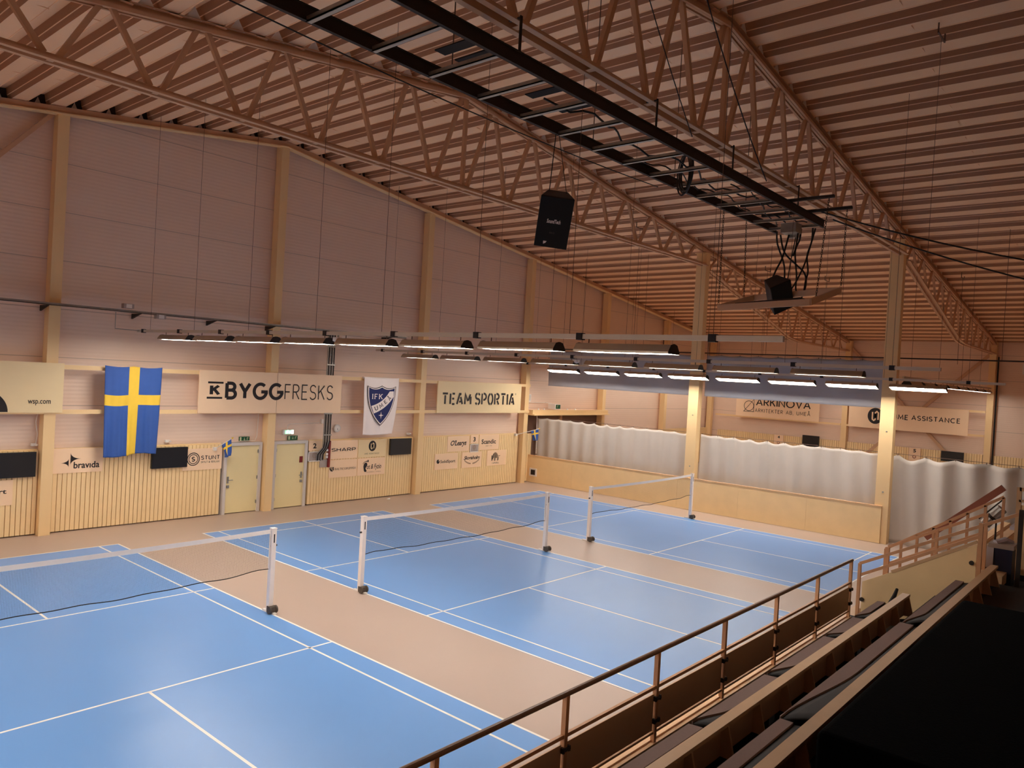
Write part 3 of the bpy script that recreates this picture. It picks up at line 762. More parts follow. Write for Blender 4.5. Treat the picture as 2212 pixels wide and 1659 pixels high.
t, fr = sboard('peach board lettered SHARP', 2.28, 3.44, 1.47, 2.1)
part('lettering', fit(MB(), stroke_text('SHARP', .19, {**GL, 'S': (.8, [arc(.4, .75, .38, .25, 25, 270, 14)+arc(.4, .25, .4, .25, 90, -155, 14)]), 'A': (.95, [[(0, 0), (.47, 1), (.95, 0)], [(.2, .3), (.75, .3)]]), 'H': (.8, [[(0, 0), (0, 1)], [(.8, 0), (.8, 1)], [(0, .5), (.8, .5)]]), 'R': (.75, [[(0, 0), (0, 1)], bowl(0, .72, .42, 1), [(.35, .42), (.75, 0)]]), 'P': (.75, [[(0, 0), (0, 1)], bowl(0, .75, .4, 1)])}, .12), (2.36, 3.36, 1.72, 1.85), fr), 'ink', t)
t, fr = sboard('cream board with a round black logo lettered UME ASSISTANCE', 3.47, 4.68, 1.47, 2.09, 'sign_cream')
def ume_logo(c, r, fr, t, mm):
    part('round_logo', MB().disc(c, r*.9, fr, .004, ry=r), 'ink', t)
    mb = MB()
    for pl in ([(-.42, .5), (-.42, -.3), (-.4, -.46), (-.2, -.6), (0, -.46), (0, .3)], [(0, -.3), (0, .42), (.2, .58), (.42, .42), (.42, -.5)]):
        v, f = ribbon([(c[0]+a*r*.8, c[1]+b*r*.95) for a, b in pl], .17*r); mb.add([fr(p.x, p.y, .006) for p in v], f)
    part('logo_lines', mb, mm, t)
ume_logo((4.08, 1.86), .185, fr, t, 'sign_cream')
part('lettering', fit(MB(), stroke_text('UME ASSISTANCE', .12, gap=.2), (3.75, 4.39, 1.565, 1.625), fr), 'ink', t)
t, fr = sboard('peach board lettered BALTICGRUPPEN', 2.3, 3.45, .84, 1.44)
part('lettering', fit(MB(), stroke_text('BALTICGRUPPEN', .12, gap=.2, serif=.12), (2.53, 3.39, 1.09, 1.17), fr), 'ink', t)
mb = MB(); mb.face([(2.32, 1.2), (2.49, 1.2), (2.49, 1.1), (2.45, 1.06), (2.38, 1.06), (2.32, 1.13)], fr, .004); part('crest_logo', mb, 'ink', t)
mb = MB().ring((2.41, 1.15), .03, .042, fr, .006, a0=-.6, a1=3.5); mb.face([(2.34, 1.195), (2.36, 1.195), (2.47, 1.08), (2.45, 1.08)], fr, .006); part('crest_detail', mb, 'sign', t)
t, fr = sboard('peach board with a black footprint lettered Fot & Fyzio', 3.48, 4.68, .84, 1.44)
mb = MB()
mb.face([(3.76, 1.0), (3.80, .955), (3.86, .96), (3.88, 1.0), (3.83, 1.06), (3.83, 1.1), (3.87, 1.14), (3.9, 1.2), (3.885, 1.26), (3.84, 1.285), (3.78, 1.275), (3.74, 1.22), (3.73, 1.14), (3.745, 1.07)], fr, .004)
for x, z, r in ((3.92, 1.335, .03), (3.865, 1.325, .018), (3.82, 1.32, .016), (3.775, 1.305, .015), (3.735, 1.28, .013), (3.71, 1.25, .011)): mb.disc((x, z), r, fr, .004, 12, r*1.5)
part('footprint_logo', mb, 'ink', t)
part('lettering', fit(MB(), font_text('ot & Fyzio', .01, .3), (3.88, 4.52, 1.0, 1.22), fr), 'ink', t)
part('small_lettering', fit(MB(), stroke_text('KLINIKEN I UMEA', .13), (3.88, 4.5, .925, .965), fr), 'ink_soft', t)
t, fr = sboard("cream board lettered O'Learys left of number 3", 7.76, 8.96, 1.5, 2.1)
part('lettering', fit(MB(), font_text("O'Learys", .02, .35, .9), (7.92, 8.81, 1.67, 1.94), fr), 'ink', t)
t, fr = sboard('peach board lettered Scandic right of number 3', 9.55, 10.74, 1.5, 2.12)
part('lettering', fit(MB(), font_text('Scandic', .02), (9.68, 10.55, 1.74, 1.93), fr), 'ink', t)
part('small_lettering', fit(MB(), stroke_text('UMEA SYD', .14), (9.94, 10.31, 1.635, 1.685), fr), 'ink_soft', t)
t, fr = sboard('cream board lettered SolidSport with a round ball logo', 7.13, 8.35, .83, 1.44)
part('lettering', fit(MB(), font_text('SolidSport', .012), (7.42, 8.23, 1.04, 1.19), fr), 'ink', t)
part('ball_logo', MB().disc((7.3, 1.14), .08, fr, .004), 'ink', t)
part('ball_cut', MB().ring((7.345, 1.16), .018, .034, fr, .006, a0=-.3, a1=3.4), 'sign', t)
t, fr = sboard('peach board lettered Skogaholm above crossed wheat ears', 8.6, 9.73, .82, 1.44)
part('lettering', fit(MB(), font_text('Skogaholm', .02, .35, .9), (8.7, 9.62, 1.1, 1.29), fr), 'ink', t)
mb = MB()
for s in (-1, 1):
    for k in range(9):
        a = k/8; x = 9.16+s*(.05+.33*a); z = .975+.11*a*a+.02*a
        for q in (-1, 1):
            v, f = ribbon([(x, z), (x+s*.045, z+q*.022+.012)], .02); mb.add([fr(p.x, p.y, .004) for p in v], f)
part('wheat_logo', mb, 'ink_soft', t)
t, fr = sboard('cream board with a striped elephant lettered CAPAROL', 10.06, 11.24, .83, 1.46)
mb = MB(); rs = []
for k in range(9):
    x = 10.38+.047*k; top = 1.10+.27*math.sin(PI*min(1, (k+1.2)/9.5))**.6; bt = [1.03, 1.08, 1.14, 1.02, 1.02, 1.13, 1.13, 1.02, 1.03][k]
    v, f = ribbon([(x-.012, bt), (x, (bt+top)/2), (x+.01, top)], .032); mb.add([fr(p.x, p.y, .004) for p in v], f)
v, f = ribbon([(10.35, 1.25), (10.345, 1.12), (10.36, 1.04), (10.39, 1.03)], .03); mb.add([fr(p.x, p.y, .004) for p in v], f)
v, f = ribbon([(10.76, 1.2), (10.86, 1.235)], .02); mb.add([fr(p.x, p.y, .004) for p in v], f)
part('elephant_logo', mb, 'ink', t)
part('lettering', fit(MB(), stroke_text('CAPAROL', .17, gap=.12), (10.38, 10.79, .9, .97), fr), 'ink', t)

def screen(x0, x1, z0, z1, lab, fr='b'):
    if fr == 'b':
        t = thing('score_screen', lab, 'screen', ((x0+x1)/2, 8.68, z0), 'black score screens')
        part('screen_case', MB().box(x0, x1, 8.60, 8.68, z0, z1), 'black', t)
        part('screen_glass', MB().box(x0+.02, x1-.02, 8.595, 8.60, z0+.02, z1-.02), 'black', t)
        part('screen_bracket', MB().box((x0+x1)/2-.1, (x0+x1)/2+.1, 8.68, 8.7, z0+.15, z1-.15), 'gantry', t)
    else:
        t = thing('score_screen', lab, 'screen', (29.7, (x0+x1)/2, z0), 'black score screens')
        part('screen_case', MB().box(29.62, 29.7, x0, x1, z0, z1), 'black', t)
        part('screen_glass', MB().box(29.615, 29.62, x0+.02, x1-.02, z0+.02, z1-.02), 'black', t)
        part('screen_bracket', MB().box(29.7, 29.8, (x0+x1)/2-.1, (x0+x1)/2+.1, z0+.12, z1-.12), 'gantry', t)
screen(-8.0, -6.42, 1.47, 2.08, 'wide black screen left of the leftmost column')
screen(-3.6, -2.6, 1.50, 2.07, 'black screen between the large flag and the ringed S board')
screen(4.84, 5.83, 1.51, 2.09, 'black screen left of the third column')
screen(2.05, 2.95, 1.6, 2.2, 'black screen on the end wall beside number 4', 'e')
screen(-4.9, -3.92, 1.57, 2.07, 'black screen on the end wall beside number 5', 'e')

# ------------------------------------------------------------------ end wall boards
def eboard(lab, ya, yb, z0, z1):
    t = thing('sponsor_board', lab, 'sign', (29.65, (ya+yb)/2, z0), 'large sponsor boards on the end wall')
    part('board_panel', MB().box(29.56, 29.6, ya, yb, z0, z1), 'sign', t); return t, F_end(29.56)
t, fr = eboard('peach board lettered ARKINOVA partly behind the blue grey curtain', 2.1, 6.9, 2.98, 4.2)
fit_ = stroke_text('ARKINOVA', .15, gap=.1, shear=.0)
part('lettering', fit(fit(MB(), fit_, (-5.7, -2.57, 3.6, 4.1), fr, slant=0), stroke_text('ARKITEKTER AB, UMEÅ', .11, gap=.22), (-5.75, -2.57, 3.24, 3.54), fr), 'ink', t)
mb = MB().ring((-6.12, 3.6), .27, .3, fr, .004)
for pl in ([(-6.42, 3.27), (-5.82, 3.27), (-5.82, 4.0), (-6.42, 3.27)],):
    v, f = ribbon(pl, .03); mb.add([fr(p.x, p.y, .004) for p in v], f)
part('triangle_logo', mb, 'ink', t)
t, fr = eboard('long peach board lettered UME ASSISTANCE on the end wall', -5.02, .55, 2.9, 4.15)
part('lettering', fit(fit(MB(), stroke_text('UME', .17, gap=.17), (1.6, 2.33, 3.45, 3.74), fr), stroke_text('ASSISTANCE', .17, gap=.17), (2.5, 4.66, 3.45, 3.74), fr), 'ink', t)
ume_logo((.78, 3.55), .42, fr, t, 'sign')
for n, y, rect in (('4', 4.32, (-4.38, -4.25, 1.87, 2.02)), ('5', -2.7, (2.64, 2.77, 1.84, 2.01))):
    t = thing('court_number_board', 'peach number %s board on the end wall above the curtain' % n, 'sign', (29.72, y, 1.4), 'court number boards')
    part('board_panel', MB().box(29.72, 29.78, y-.27, y+.27, 1.4, 2.06), 'sign', t); fr = F_end(29.72)
    part('digit', fit(MB(), font_text(n, .03), rect, fr), 'ink', t)
    part('ringed_mark', MB().ring((-y, 1.62), .05, .085, fr, .004), 'redwood', t)
tag(MB().box(29.8, 30, -7.3, -7.05, 6.0, 6.5).build('wall_unit', 'white'), 'white wall unit high on the end wall at the right picture edge', 'box')
t = thing('downpipe', 'thin dark pipe beside the end wall column right of the long sign', 'pipe', (29.75, -6.08, 0))
part('pipe', MB().tube([(29.75, -6.08, 0), (29.75, -6.08, 6.8)], .035, 8), 'cable', t)

# ------------------------------------------------------------------ flags and banner
def cloth(name, t, x_of, z_of, nu, nv, mats, idx, fold, Y=8.38, hem=0):
    vs = []; fs = []; mi = []
    for j in range(nv+1):
        for i in range(nu+1):
            u, v = i/nu, j/nv
            vs.append((x_of(u, v), Y-fold(u, v), z_of(u, v)))
    mb = MB(); mb.v = vs
    for j in range(nv):
        for i in range(nu):
            a = j*(nu+1)+i; mb.f.append((a, a+1, a+nu+2, a+nu+1)); mb.mi.append(idx((i+.5)/nu, (j+.5)/nv))
    o = part(name, mb, mats, t, smooth=True)
    s = o.modifiers.new('thickness', 'SOLIDIFY'); s.thickness = .004
    return o
t = thing('wall_flag', 'large blue flag with a yellow cross hanging on the back wall', 'flag', (-4.28, 8.38, 1.93))
def fx(u, v): return -5.02+(u*1.47)*(1-.06*v)+.04*v
def fz(u, v): return 4.29-.03*math.sin(PI*((u*2) % 1))*(1-v)-v*(2.33+.03*math.sin(7*u)+.05*(1-u))
fold = lambda u, v: .02+v*(.03*math.sin(14*u+2*v)+.02*math.sin(29*u+1)+.015*math.sin(47*u))+.01*math.sin(9*u)
NU, NV = 60, 60
cloth('flag_cloth', t, fx, fz, NU, NV, ['flagblue', 'flagyel'], lambda u, v: 1 if (.417 < u < .6 or .32 < v < .435) else 0, fold)
t = thing('club_banner', 'white banner with a blue shield lettered IFK UMEÅ', 'banner', (4.1, 8.38, 2.29))
bx = lambda u, v: 3.31+u*(1.54-.24*v*v)+.04*v
bz = lambda u, v: 4.28-.02*math.sin(PI*u)-v*(1.98+.01*math.sin(5*u))
bfold = lambda u, v: .03+v*(.012*math.sin(10*u)+.01*math.sin(23*u+2)) + (.04*v*max(0, (.15-u)/.15)*math.sin(20*u+3*v))
cloth('banner_cloth', t, bx, bz, 50, 50, ['banner'], lambda u, v: 0, bfold)
frb = lambda x, y, d=0: Vector((x, 8.33-d*1.0-.02*(4.28-y)/2, y))
def shield(k):
    cx = 4.09; pts = []
    tl = (3.45, 3.99); top = (4.08, 4.0); tr = (4.71, 3.985); b = (4.065, 2.6)
    def q(p0, p1, p2, n=10): return [((1-s)**2*p0[0]+2*s*(1-s)*p1[0]+s*s*p2[0], (1-s)**2*p0[1]+2*s*(1-s)*p1[1]+s*s*p2[1]) for s in [i/n for i in range(n)]]
    pts += q(tl, (3.78, 3.83), top)+q(top, (4.38, 3.83), tr)+q(tr, (4.72, 3.1), b, 14)+q(b, (3.42, 3.1), tl, 14)
    c = (4.08, 3.4)
    return [(c[0]+(x-c[0])*k, c[1]+(y-c[1])*k) for x, y in pts]
part('shield_outline', MB().face(shield(1), frb, .0), 'ink', t)
part('shield_border', MB().face(shield(.955), frb, .003), 'banner', t)
part('shield_field', MB().face(shield(.895), frb, .006), 'navy', t)
def bez(p0, p1, p2, n=12): return [((1-s)**2*p0[0]+2*s*(1-s)*p1[0]+s*s*p2[0], (1-s)**2*p0[1]+2*s*(1-s)*p1[1]+s*s*p2[1]) for s in [i/n for i in range(n+1)]]
upc = bez((3.64, 3.29), (4.15, 3.40), (4.42, 3.80)); loc = bez((3.76, 3.03), (4.32, 3.20), (4.61, 3.62))
part('shield_sash', MB().face(upc+[(4.61, 3.81)]+list(reversed(loc)), frb, .009), 'banner', t)
mb = MB(); fit(mb, stroke_text('IFK', .15, gap=.3, serif=.13), (3.65, 4.12, 3.53, 3.71), lambda x, y, d=0: frb(x, y, .008+d))
part('upper_lettering', mb, 'banner', t)
mb = MB()
for ch, (px, pz), ang, sx, sy in (('U', (3.86, 3.21), 22, .15, .15), ('M', (4.06, 3.31), 30, .17, .15), ('E', (4.25, 3.44), 40, .11, .14), ('Å', (4.40, 3.58), 50, .12, .19)):
    vs, fs = stroke_text(ch, .17, serif=.12)
    ax = min(v[0] for v in vs); bx_ = max(v[0] for v in vs); ay = min(v[1] for v in vs); by = max(v[1] for v in vs); a = math.radians(ang)
    P = []
    for v in vs:
        x = ((v[0]-ax)/(bx_-ax)-.5)*sx; y = ((v[1]-ay)/(by-ay)-.5)*sy
        P.append(frb(px+x*math.cos(a)-y*math.sin(a), pz+x*math.sin(a)+y*math.cos(a), .013+v[2]))
    mb.add(P, fs)
part('sash_lettering', mb, 'ink', t)
sp = []
for k in range(8):
    r = (.13 if k % 4 == 0 else .12) if k % 2 == 0 else .028
    a = PI/2+k*PI/4; sp.append((4.08+r*math.cos(a)*.95, 2.965+r*math.sin(a)*1.05))
part('star_emblem', MB().face(sp, frb, .012), 'banner', t)
part('hanging_cord', MB().tube([(3.31, 8.42, 4.25), (4.85, 8.42, 4.23)], .04, 6), 'white', t)

def small_flag(bx_, tip, lab):
    B = Vector(bx_); T = Vector(tip)
    t = thing('small_flag', lab, 'flag', tuple(B), 'small flags on slanted poles')
    part('flag_pole', MB().tube([B, T], .011, 8), 'white', t)
    part('pole_knob', MB().tube([T, T+(T-B).normalized()*.05], [.022, .016], 10), 'flagyel', t)
    part('wall_holder', MB().box(B.x-.04, B.x+.04, B.y-.03, B.y+.09, B.z-.05, B.z+.05), 'white', t)
    d = (T-B).normalized(); mb = MB(); n, m = 10, 14; A = T-d*.02; L = .34; H = .5
    vs = []
    for j in range(m+1):
        for i in range(n+1):
            u, v = i/n, j/m
            p = A-d*(L*u*(1-.35*v)); p = p+Vector((.05*math.sin(6*u+3*v)*v+.1*v*(1-u)*.3, .05*math.sin(5*u+2*v)*v, -H*v+.06*u*v))
            vs.append(p)
    mb.v = [tuple(p) for p in vs]
    for j in range(m):
        for i in range(n):
            a = j*(n+1)+i; mb.f.append((a, a+1, a+n+2, a+n+1)); mb.mi.append(1 if (.4 < (i+.5)/n < .62 or .3 < (j+.5)/m < .45) else 0)
    o = part('flag_cloth', mb, ['flagblue', 'flagyel'], t, smooth=True); s = o.modifiers.new('thickness', 'SOLIDIFY'); s.thickness = .003
small_flag((-1.78, 8.62, 1.98), (-1.5, 8.2, 2.32), 'small blue and yellow flag on a pole beside the left door')
small_flag((11.75, 8.62, 2.08), (12.45, 7.95, 2.38), 'small blue and yellow flag on a pole beside the fourth column')

# ------------------------------------------------------------------ loft opening and fittings behind the curtain
t = thing('loft_beam', 'cream shelf beam over the dark opening behind the curtain', 'beam', (15.3, 8.4, 3.0))
part('beam_board', MB().box(12.4, 18.2, 8.3, 8.55, 2.98, 3.16), 'column', t)
part('beam_soffit', MB().box(12.4, 18.2, 8.2, 8.88, 2.93, 2.98), 'column', t)
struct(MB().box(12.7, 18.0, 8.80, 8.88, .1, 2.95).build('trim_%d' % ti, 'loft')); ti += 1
tag(MB().box(14.9, 15.05, 8.7, 8.8, 0, 2.93).build('loft_post', 'steel'), 'slim post inside the dark opening behind the curtain', 'post')
for i, x in enumerate((12.9, 13.3, 15.0, 15.6)):
    tag(MB().tube([(x, 8.4, 3.16), (x, 8.4, 3.2), (x, 8.4, 3.23)], [.035, .03, .012], 10).build('shuttlecock', 'leather', smooth=True), 'white shuttlecock stuck on the shelf beam behind the curtain', 'shuttlecock', 'shuttlecocks left on the shelf beam')
t = thing('exit_sign', 'green exit sign box on the shelf beam behind the curtain', 'sign', (14.1, 8.3, 3.25), 'green exit signs over the doors')
part('sign_body', MB().box(13.95, 14.35, 8.3, 8.7, 3.2, 3.42), 'white', t)
mb = MB(); fr = F_back(8.3); part('sign_face', MB().face([(14.0, 3.22), (14.33, 3.22), (14.33, 3.4), (14.0, 3.4)], fr, .003), 'green', t)
runner(mb, fr, 14.12, 3.31, .08, .005); part('pictogram', mb, 'lumi', t)
tag(MB().tube([(12.6, 8.85, 3.45), (13.9, 8.85, 3.47), (14.15, 8.6, 3.42)], .012, 6).build('exit_sign_cable', 'white'), 'white conduit to the exit sign on the shelf beam', 'cable')
t = thing('wall_heater', 'small white square speaker box high beside the fourth column', 'box', (12.6, 8.75, 3.55))
part('case', MB().box(12.45, 12.75, 8.72, 8.88, 3.5, 3.82), 'white', t)
part('grille', MB().box(12.49, 12.71, 8.712, 8.72, 3.54, 3.78), 'frame', t)

# ------------------------------------------------------------------ low plywood wall and curtains
t = thing('low_wall', 'low varnished plywood wall closing off the farthest court', 'wall', (12.76, 1.5, 0))
for a, b in ((-5.72, -3.4), (-3.4, -1.0), (-1.0, 1.4), (1.4, 3.85), (3.85, 6.3), (6.3, 8.78)):
    part('plywood_sheet', MB().box(12.73, 12.76, a+.002, b-.002, .01, 1.165), 'ply', t)
part('top_strip', MB().box(12.715, 12.79, -5.73, 8.78, 1.165, 1.19), 'kerb', t)
t = thing('wall_vent', 'small black square vent low on the plywood wall near the corner', 'vent', (12.72, 8.3, .35))
part('vent_frame', MB().box(12.712, 12.73, 8.16, 8.56, .28, .62), 'white', t)
part('vent_grille', MB().box(12.706, 12.712, 8.24, 8.48, .34, .56), 'ink', t)
def curtain(name, lab, ya, yb, z1, z0, m, X=13.12, amp=.05, seed=1, scal=.06, pitch=.62, upper=False):
    rnd = random.Random(seed)
    ph = [rnd.uniform(0, 6.28) for _ in range(8)]
    t = thing(name, lab, 'curtain', (X, (ya+yb)/2, z0), 'divider curtains')
    n = int(abs(yb-ya)/.04); m_ = 18; mb = MB(); vs = []
    for j in range(m_+1):
        v = j/m_
        for i in range(n+1):
            y = ya+(yb-ya)*i/n
            s = abs(math.sin(PI*(y-ya)/pitch)); loosen = .5+.5*math.sin(y*1.3+ph[0])
            zt = z1-scal*s*(.4+loosen) if not upper else z1-scal*.3*s
            z = zt+(z0-zt)*v
            if upper:
                d = amp*(math.sin(y*2*PI/pitch/2+ph[1])*(1-v)**1.5+.7*math.sin(y*2.2+3*v+ph[2])*math.sin(PI*v)+.4*math.sin(y*4.1-5*v+ph[3])*math.sin(PI*v))
            else:
                d = amp*(.6*math.sin(y*2*PI/pitch+ph[1]+.4*v)+.7*math.sin(y*3.3+ph[2]-.5*v)*(.3+.7*v)+.14*math.sin(y*11+ph[3])*(.2+.8*v)+.6*math.exp(-v*5)*s)
            vs.append((X-.03-d, y, z))
    mb.v = vs
    for j in range(m_):
        for i in range(n): a = j*(n+1)+i; mb.f.append((a, a+1, a+n+2, a+n+1)); mb.mi.append(0)
    o = part('curtain_cloth', mb, m, t, smooth=True); sm = o.modifiers.new('thickness', 'SOLIDIFY'); sm.thickness = .004
    part('curtain_cable', MB().tube([(X, ya, z1+.02), (X, yb, z1+.02)], .008, 6), 'wire', t)
    y = ya
    while y < yb: part('curtain_hook', MB().tube([(X, y, z1+.03), (X-.01, y, z1-.03)], .01, 6), 'wire', t); y += pitch
    return t
curtain('divider_curtain', 'pale grey curtain behind the low wall between the corner and the first freestanding column', 1.2, 8.62, 2.82, 1.0, 'curt', seed=3)
curtain('divider_curtain', 'pale grey curtain behind the low wall between the two freestanding columns', -5.5, .74, 2.82, 1.0, 'curt', seed=5)
curtain('divider_curtain', 'full height pale grey curtain hanging to the floor right of the low wall', -14.0, -5.62, 2.82, .02, 'curt', seed=9, amp=.11, scal=.12, pitch=.8)
curtain('raised_curtain', 'blue grey raised curtain hanging high across the hall left of the first freestanding column', 1.2, 8.15, 5.78, 4.24, 'curt_blue', X=13.2, upper=True, amp=.05, pitch=.7, scal=.1, seed=2)
curtain('raised_curtain', 'blue grey raised curtain hanging high between the two freestanding columns', -5.45, .74, 5.78, 4.24, 'curt_blue', X=13.2, upper=True, amp=.05, pitch=.7, scal=.1, seed=4)
t = thing('curtain_track', 'thin ceiling hung track above the raised curtain', 'rail', (13.2, -2, 5.85))
part('track', MB().box(13.18, 13.22, -14, 8.6, 5.83, 5.87), 'gantry', t)
for y in (-12, -8.6, -4, -1.5, 3.5, 6.5): part('hanger_rod', MB().tube([(13.2, y, 5.87), (13.2, y, zr(13.2)+.02)], .007, 6), 'wire', t)
t = thing('rope', 'thin pale rope hanging beside the fourth column', 'rope', (12.9, 8.3, 1.4))
part('rope_line', MB().tube([(12.95, 8.5, 2.9), (12.95, 8.45, 2.0), (12.9, 8.4, 1.25)], .012, 6), 'white', t)

# ------------------------------------------------------------------ gantry with cables, speakers, hanging frame
ZG = 8.42
t = thing('ladder_gantry', 'dark steel ladder gantry hanging under the nearest roof truss', 'gantry', (-3, -5.5, ZG))
for y, xe in ((-4.9, 5.2), (-6.1, 5.0)):
    mb = MB(); s = 1 if y > -5.5 else -1
    mb.box(-14, xe, y-.015, y+.015, ZG+.03, ZG+.2).box(-14, xe, y-.035, y+.02, ZG+.19, ZG+.205).box(-14, xe, y-.035, y+.02, ZG+.025, ZG+.035)
    part('side_channel', mb, 'gantry', t)
x = 4.75
while x > -13.5:
    part('rung', MB().box(x-.035, x+.035, -6.09, -4.91, ZG+.02, ZG+.035).box(x-.035, x-.02, -6.09, -4.91, ZG+.02, ZG+.08), 'galv', t); x -= .92
for x in (-6.45, -6.1, -4.7, -4.0):
    part('mounting_plate', MB().box(x-.09, x+.09, -5.95, -5.25, ZG+.2, ZG+.215), 'seat_under', t)
for x in (2.95, 4.1):
    part('extension_bar', MB().box(x-.04, x+.04, -7.0, -5.0, ZG+.205, ZG+.26), 'gantry', t)
for x in (-10, -5.9, -2.6, .15, 3.4):
    for y in (-4.9,): part('hanger_rod', MB().tube([(x, y, ZG+.2), (x, y, zr(x)+.02)], .009, 6), 'wire', t)
    part('hanger_strap', MB().box(x-.02, x+.02, -6.1, -6.085, ZG+.2, 9.08).box(x-.02, x+.02, -6.1, -5.9, 9.05, 9.065), 'gantry', t)
def wav(x0, x1, y, z, n=40, a=.05, f=3.1): return [(x0+(x1-x0)*i/n, y+a*math.sin(f*(x0+(x1-x0)*i/n)), z+a*.7*abs(math.sin(f*1.7*(x0+(x1-x0)*i/n)))) for i in range(n+1)]
tag(MB().tube(wav(-4.6, 4.2, -5.55, ZG+.06, a=.16, f=2.2), .016, 6).build('loose_cable', 'cable'), 'black cable snaking over the gantry rungs', 'cable', 'cables on the gantry')
tag(MB().tube(wav(-1.5, 4.6, -5.25, ZG+.06, a=.1, f=2.9), .013, 6).build('loose_cable', 'cable'), 'thinner black cable nearer the gantry outer edge', 'cable', 'cables on the gantry')
tag(MB().tube(wav(.8, 4.7, -5.8, ZG+.07, a=.09, f=3.4), .013, 6).build('loose_cable', 'cable'), 'black cable beside the inner gantry channel', 'cable', 'cables on the gantry')
t = thing('cable_coil', 'coiled black cables hanging through the gantry rungs', 'cable', (-.2, -5.45, 8.2))
for k in range(6):
    cx = -.3+.035*k; r = .33+.02*((k*2) % 3); yy = -5.42+.035*(k-3)
    pts = [(cx-.2+r*.8*math.cos(a*2*PI/28)*.62, yy+r*.8*math.cos(a*2*PI/28)*.78, 8.52+r*1.05*math.sin(a*2*PI/28)-.0) for a in range(28)]
    part('coil_turn', MB().tube(pts, .011 if k else .016, 6, closed=True), 'cable', t)
def sp_matrix(c, yaw, pitch, roll):
    n = Vector((math.cos(yaw)*math.cos(pitch), math.sin(yaw)*math.cos(pitch), -math.sin(pitch)))
    r = Vector((0, 0, 1)).cross(n).normalized(); u = n.cross(r)
    r2 = r*math.cos(roll)+u*math.sin(roll); u2 = -r*math.sin(roll)+u*math.cos(roll)
    return lambda a, b, d: Vector(c)+r2*a+u2*b+n*d
def speaker(c, yaw, pitch, roll, w_, h, dp, lab, label_txt=True):
    t = thing('hanging_speaker', lab, 'speaker', c, 'black hanging loudspeakers')
    P = sp_matrix(c, yaw, pitch, roll)
    b = [(-w_/2, -h/2), (w_/2, -h/2), (w_/2, h/2), (-w_/2, h/2)]; k = .62
    vs = [P(a, q, 0) for a, q in b]+[P(a*k, q*.94, -dp) for a, q in b]
    o = part('cabinet', MB().add(vs, [(0, 1, 2, 3), (7, 6, 5, 4), (0, 4, 5, 1), (1, 5, 6, 2), (2, 6, 7, 3), (3, 7, 4, 0)]), 'cab_side', t)
    bv = o.modifiers.new('bevel', 'BEVEL'); bv.width = .02; bv.segments = 2
    vs = [P(a*.985, q*.985, .0) for a, q in b]+[P(a*.97, q*.97, .025) for a, q in b]
    part('front_grille', MB().add(vs, [(7, 6, 5, 4), (0, 1, 5, 4), (1, 2, 6, 5), (2, 3, 7, 6), (3, 0, 4, 7)]), 'speaker', t)
    fr = lambda x, y, d=0: P(x, y, .028)
    if label_txt:
        part('brand_lettering', fit(MB(), font_text('SoundTech', .02, .12), (-.115, .10, -.005, .06), fr), 'tape', t)
        part('model_lettering', fit(MB(), font_text('SX15', 0.), (-.05, .03, -.17, -.145), fr), 'rubber', t)
        part('badge', MB().face([(-.12, -.35), (-.085, -.33), (-.07, -.30), (-.125, -.30)], fr), 'tape', t)
    return t, P
t, P = speaker((-3.62, -4.98, 7.05), math.radians(-141.5), .50, -.10, .53, .82, .46, 'black hanging loudspeaker lettered SoundTech, nearest to the courts')
top = P(-.14, .37, -.3)
part('suspension_wire', MB().tube([top, (top.x, -4.92, ZG+.02)], .008, 6), 'cable', t)
top = P(.14, .37, -.3)
part('suspension_wire', MB().tube([top, (top.x-.1, -4.92, ZG+.02)], .006, 6), 'cable', t)
t, P = speaker((3.7, -5.75, 6.7), math.radians(-120), .5, .55, .5, .72, .42, 'second black loudspeaker hanging inside the tilted timber frame', False)
A, B, C, D = Vector((2.25, -4.95, 6.33)), Vector((2.3, -6.88, 6.42)), Vector((4.0, -6.9, 6.86)), Vector((4.0, -4.95, 6.74))
t = thing('timber_rig', 'tilted pale timber frame hanging on chains below the gantry end', 'frame', tuple(A))
for p, q in ((A, B), (B, C), (C, D), (D, A)): part('frame_plank', MB().beam(p, q, .05, .13), 'steel', t)
part('frame_pad', MB().beam(A.lerp(D, .2)+Vector((.05, -.25, .02)), B.lerp(C, .2)+Vector((.05, .3, .02)), .28, .05), 'deck_dark', t)
def chain(p, q, lab):
    p = Vector(p); q = Vector(q); L = (q-p).length; n = int(L/.05); mb = MB(); d = (q-p)/L
    for i in range(n):
        c = p+d*(L*(i+.5)/n); r = .017; pts = []
        ax = Vector((1, 0, 0)) if i % 2 else Vector((0, 1, 0))
        for a in range(8): pts.append(c+ax*(r*math.cos(a*PI/4))+d*(.032*math.sin(a*PI/4)))
        mb.tube(pts, .005, 4, closed=True)
    return tag(mb.build('chain', 'gantry'), lab, 'chain', 'chains holding the timber frame')
chain(A+Vector((0, 0, .06)), (2.3, -4.92, ZG), 'leftmost chain from the gantry to the timber frame')
chain(D+Vector((-.5, 0, -.06)), (3.45, -4.92, ZG), 'chain from the outer gantry channel end to the timber frame')
chain(B+Vector((.3, 0, .12)), (2.95, -6.9, ZG+.2), 'chain from the shorter extension bar to the timber frame')
chain(C+Vector((0, 0, .06)), (4.1, -6.9, ZG+.2), 'rightmost chain from the longer extension bar to the timber frame')
t = thing('cable_junction', 'cluster of connectors and looped black cables under the gantry end', 'cable', (4.7, -5.6, 8.3))
part('junction_case', MB().box(4.25, 4.6, -5.75, -5.4, 8.26, 8.48).box(4.6, 4.8, -5.65, -5.45, 8.2, 8.36), 'galv', t)
